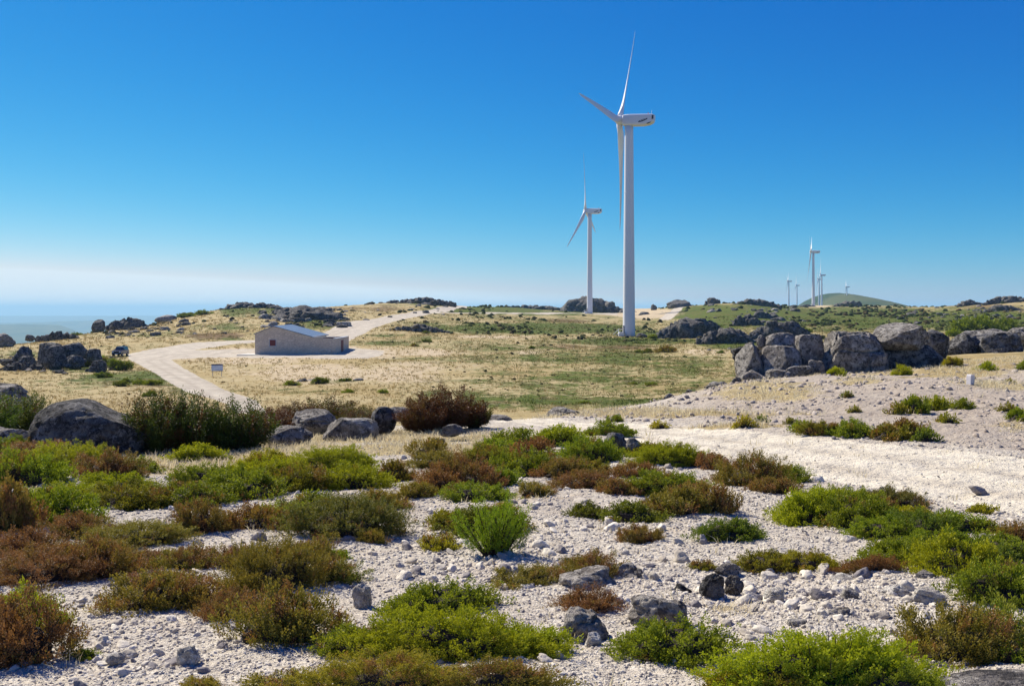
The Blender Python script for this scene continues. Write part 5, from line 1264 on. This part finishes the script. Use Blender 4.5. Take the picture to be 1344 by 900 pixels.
keep = (rowr < np.interp(pxr, *zip(*ROAD_U)) - 1) & (rowr > 478) & (rng.rand(n) < np.clip(.55 + .9 * fbm(Xr / 2.5, Yr / 2.5, s=92, o=3), .05, 1))
X_, Y_ = Xr[keep], Yr[keep]; size = (.05 + .20 * rng.rand(len(X_)) ** 4) * np.clip(Y_ / 25, .7, 1.4)
tag(link(scatter_stones(X_, Y_, size * .85, 1, stone_mat('bank_stone', (0.26, 0.21, 0.17), (0.58, 0.50, 0.42)), 'rubble', 2), 'rubble'), kind='stuff')

# grass
def grass_mat(name, a, b_, tr=.3):
    m, nt, b = new_mat(name, 0.8, 0.15); k = N(nt)
    g = k.n('ShaderNodeNewGeometry'); at_ = k.n('ShaderNodeAttribute', attribute_name='leaf'); sp = k.n('ShaderNodeSeparateColor'); nt.links.new(at_.outputs['Color'], sp.inputs[0])
    c = k.mix(sp.outputs[0], a, b_); c = k.mix(sp.outputs[1], c, k.mix(sp.outputs[0], (0.055, 0.09, 0.012), (0.14, 0.165, 0.022)))
    nt.links.new(c, b.inputs['Base Color'])
    t = k.n('ShaderNodeBsdfTranslucent'); nt.links.new(c, t.inputs[0]); mx = k.n('ShaderNodeMixShader'); mx.inputs[0].default_value = tr
    nt.links.new(b.outputs[0], mx.inputs[1]); nt.links.new(t.outputs[0], mx.inputs[2]); nt.links.new(mx.outputs[0], nt.nodes['Material Output'].inputs[0]); return m
M_STRAW = grass_mat('dry_grass', (0.58, 0.48, 0.28), (0.80, 0.72, 0.50), .4); M_TUSS = grass_mat('moor_grass', (0.36, 0.25, 0.09), (0.56, 0.43, 0.2), .2)
def blades(X, Y, nb, hgt, wid, spread, mat, name, green=None, lean=.35):
    n = len(X); hh = np.repeat(hgt, nb) * rng.uniform(.6, 1.2, n * nb); ww = np.repeat(wid, nb)
    a = rng.uniform(0, 6.28, n * nb); r = np.repeat(spread, nb) * np.sqrt(rng.rand(n * nb))
    bx = np.repeat(X, nb) + r * np.cos(a); by = np.repeat(Y, nb) + r * np.sin(a); bz = np.repeat(Hs(X, Y) + Hn(X, Y), nb) - .01
    a2 = rng.uniform(0, 6.28, n * nb); dx, dy = np.cos(a2), np.sin(a2)
    ln = rng.uniform(.05, lean * 1.6, n * nb); b0 = np.stack([bx, by, bz], 1)
    out = np.stack([np.cos(a), np.sin(a), 0 * a], 1)
    mid = b0 + out * (hh * ln * .35)[:, None] + np.array([0, 0, 1]) * (hh * .6)[:, None]; tip = b0 + out * (hh * ln)[:, None] + np.array([0, 0, 1]) * hh[:, None]
    sd_ = np.stack([dx, dy, 0 * dx], 1) * (ww / 2)[:, None]
    V = np.stack([b0 - sd_, b0 + sd_, mid + sd_ * .8, mid - sd_ * .8, tip], 1).reshape(-1, 3)
    m = n * nb; o = np.arange(m) * 5
    me = bpy.data.meshes.new(name)
    F4 = np.stack([o, o + 1, o + 2, o + 3], 1); F3 = np.stack([o + 3, o + 2, o + 4, o + 4], 1)
    # use quads with degenerate-free triangles stored separately
    me.vertices.add(len(V)); me.vertices.foreach_set('co', V.astype(np.float32).ravel())
    li = np.concatenate([F4.ravel(), F3[:, :3].ravel()]).astype(np.int32)
    ls = np.concatenate([np.arange(m) * 4, m * 4 + np.arange(m) * 3]).astype(np.int32); lt = np.concatenate([np.full(m, 4), np.full(m, 3)]).astype(np.int32)
    me.loops.add(len(li)); me.loops.foreach_set('vertex_index', li); me.polygons.add(len(ls)); me.polygons.foreach_set('loop_start', ls); me.polygons.foreach_set('loop_total', lt)
    me.update(calc_edges=True)
    C = np.stack([rng.rand(m), np.repeat(green if green is not None else np.zeros(n), nb), 0 * a, np.ones(m)], 1); C = np.repeat(C, 5, 0)
    at_ = me.attributes.new('leaf', 'FLOAT_COLOR', 'POINT'); at_.data.foreach_set('color', C.astype(np.float32).ravel())
    me.materials.append(mat); return me
n = 60000
Yr = 4 * np.exp(rng.rand(n) * math.log(48 / 4)); Xr = rng.uniform(-.62, .66, n) * Yr
Zs_ = Hs(Xr, Yr); mm_, _, rr_ = masks(Xr, Yr, Zs_)
pr = mm_[:, 2] * (1 - rr_)
keep = rng.rand(n) < np.clip((pr - .3) * 1.6, .004, 1) * np.where(Yr < 26, 1, .5)
X_, Y_ = Xr[keep], Yr[keep]; hg = rng.uniform(.03, .12, len(X_)) * np.clip(Y_ / 14, .7, 1.4)
tag(link(blades(X_, Y_, 9, hg, .003 + .0005 * Y_, .07 + .004 * Y_, M_STRAW, 'dry_grass', lean=.8), 'dry_grass'), kind='stuff')
n = 60000
Yr = 62 * np.exp(rng.rand(n) ** .9 * math.log(420 / 62)); Xr = rng.uniform(-.62, .62, n) * Yr
Zs_ = Hs(Xr, Yr); mm_, m2_, rr_ = masks(Xr, Yr, Zs_)
keep = (rr_ < .1) & (rng.rand(n) < np.clip(.55 + .9 * fbm(Xr / 5, Yr / 5, s=95, o=3), 0.05, 1)) & ~((Xr > hx - 3) & (Xr < hx + 17) & (Yr > 152) & (Yr < 169))
X_, Y_ = Xr[keep], Yr[keep]; gg = np.clip((mm_[keep, 1] - .22) * 1.8 + .3 * rng.normal(size=len(X_)), 0, 1)
hg = rng.uniform(.08, .36, len(X_)) * np.clip(Y_ / 150, .7, 1.6)
tag(link(blades(X_, Y_, 6, hg, .05 * np.clip(Y_ / 100, .6, 3), .22 * np.clip(Y_ / 120, .8, 2), M_TUSS, 'moor_grass', gg, lean=.8), 'moor_grass'), kind='stuff')
def heath_mat():
    m, nt, b = new_mat('far_heath', 0.9, 0.1); k = N(nt)
    g = k.n('ShaderNodeNewGeometry'); r_ = g.outputs['Random Per Island']
    c = k.mix(r_, (0.025, 0.045, 0.012), (0.085, 0.105, 0.022)); c = k.mix(k.ramp(r_, .62, .7), c, (0.10, 0.065, 0.028)); c = k.mix(k.noise(g.outputs['Position'], 2.5, 4, .8), c, (0.02, 0.028, 0.01))
    nt.links.new(c, b.inputs['Base Color']); nt.links.new(k.bump(k.noise(g.outputs['Position'], 5, 4, .8), 0.3), b.inputs['Normal']); return m
n = 26000
Yr = 75 * np.exp(rng.rand(n) * math.log(1300 / 75)); Xr = rng.uniform(-.6, .6, n) * Yr
Zs_ = Hs(Xr, Yr); mm_, m2_, rr_ = masks(Xr, Yr, Zs_); px_ = CX + F * Xr / Yr; rw_ = HZ - F * Zs_ / Yr
gg = mm_[:, 1] + mm_[:, 3] * .7
cl = fbm(Xr / (6 + Yr / 25), Yr / (14 + Yr / 12), s=191, o=3)
prob = np.clip((gg - .25) * .9, .01, .8) * np.clip(.4 + 2.2 * cl, 0, 1) * np.where(Yr < 230, .16, 1) + np.where((Yr > 230), .05, .008)
keep = (rr_ < .05) & (m2_[:, 0] < .5) & (rng.rand(n) < prob) & (rw_ > 385) & ~((Xr > hx - 3) & (Xr < hx + 17) & (Yr > 150) & (Yr < 169))
X_, Y_ = Xr[keep], Yr[keep]; size = rng.uniform(.0022, .0075, len(X_)) * Y_ * np.where(Y_ < 230, .7, 1.0)
tag(link(scatter_stones(X_, Y_, size, 1, heath_mat(), 'low_heath', 9), 'low_heath'), kind='stuff')
print('objects', len(S.objects))
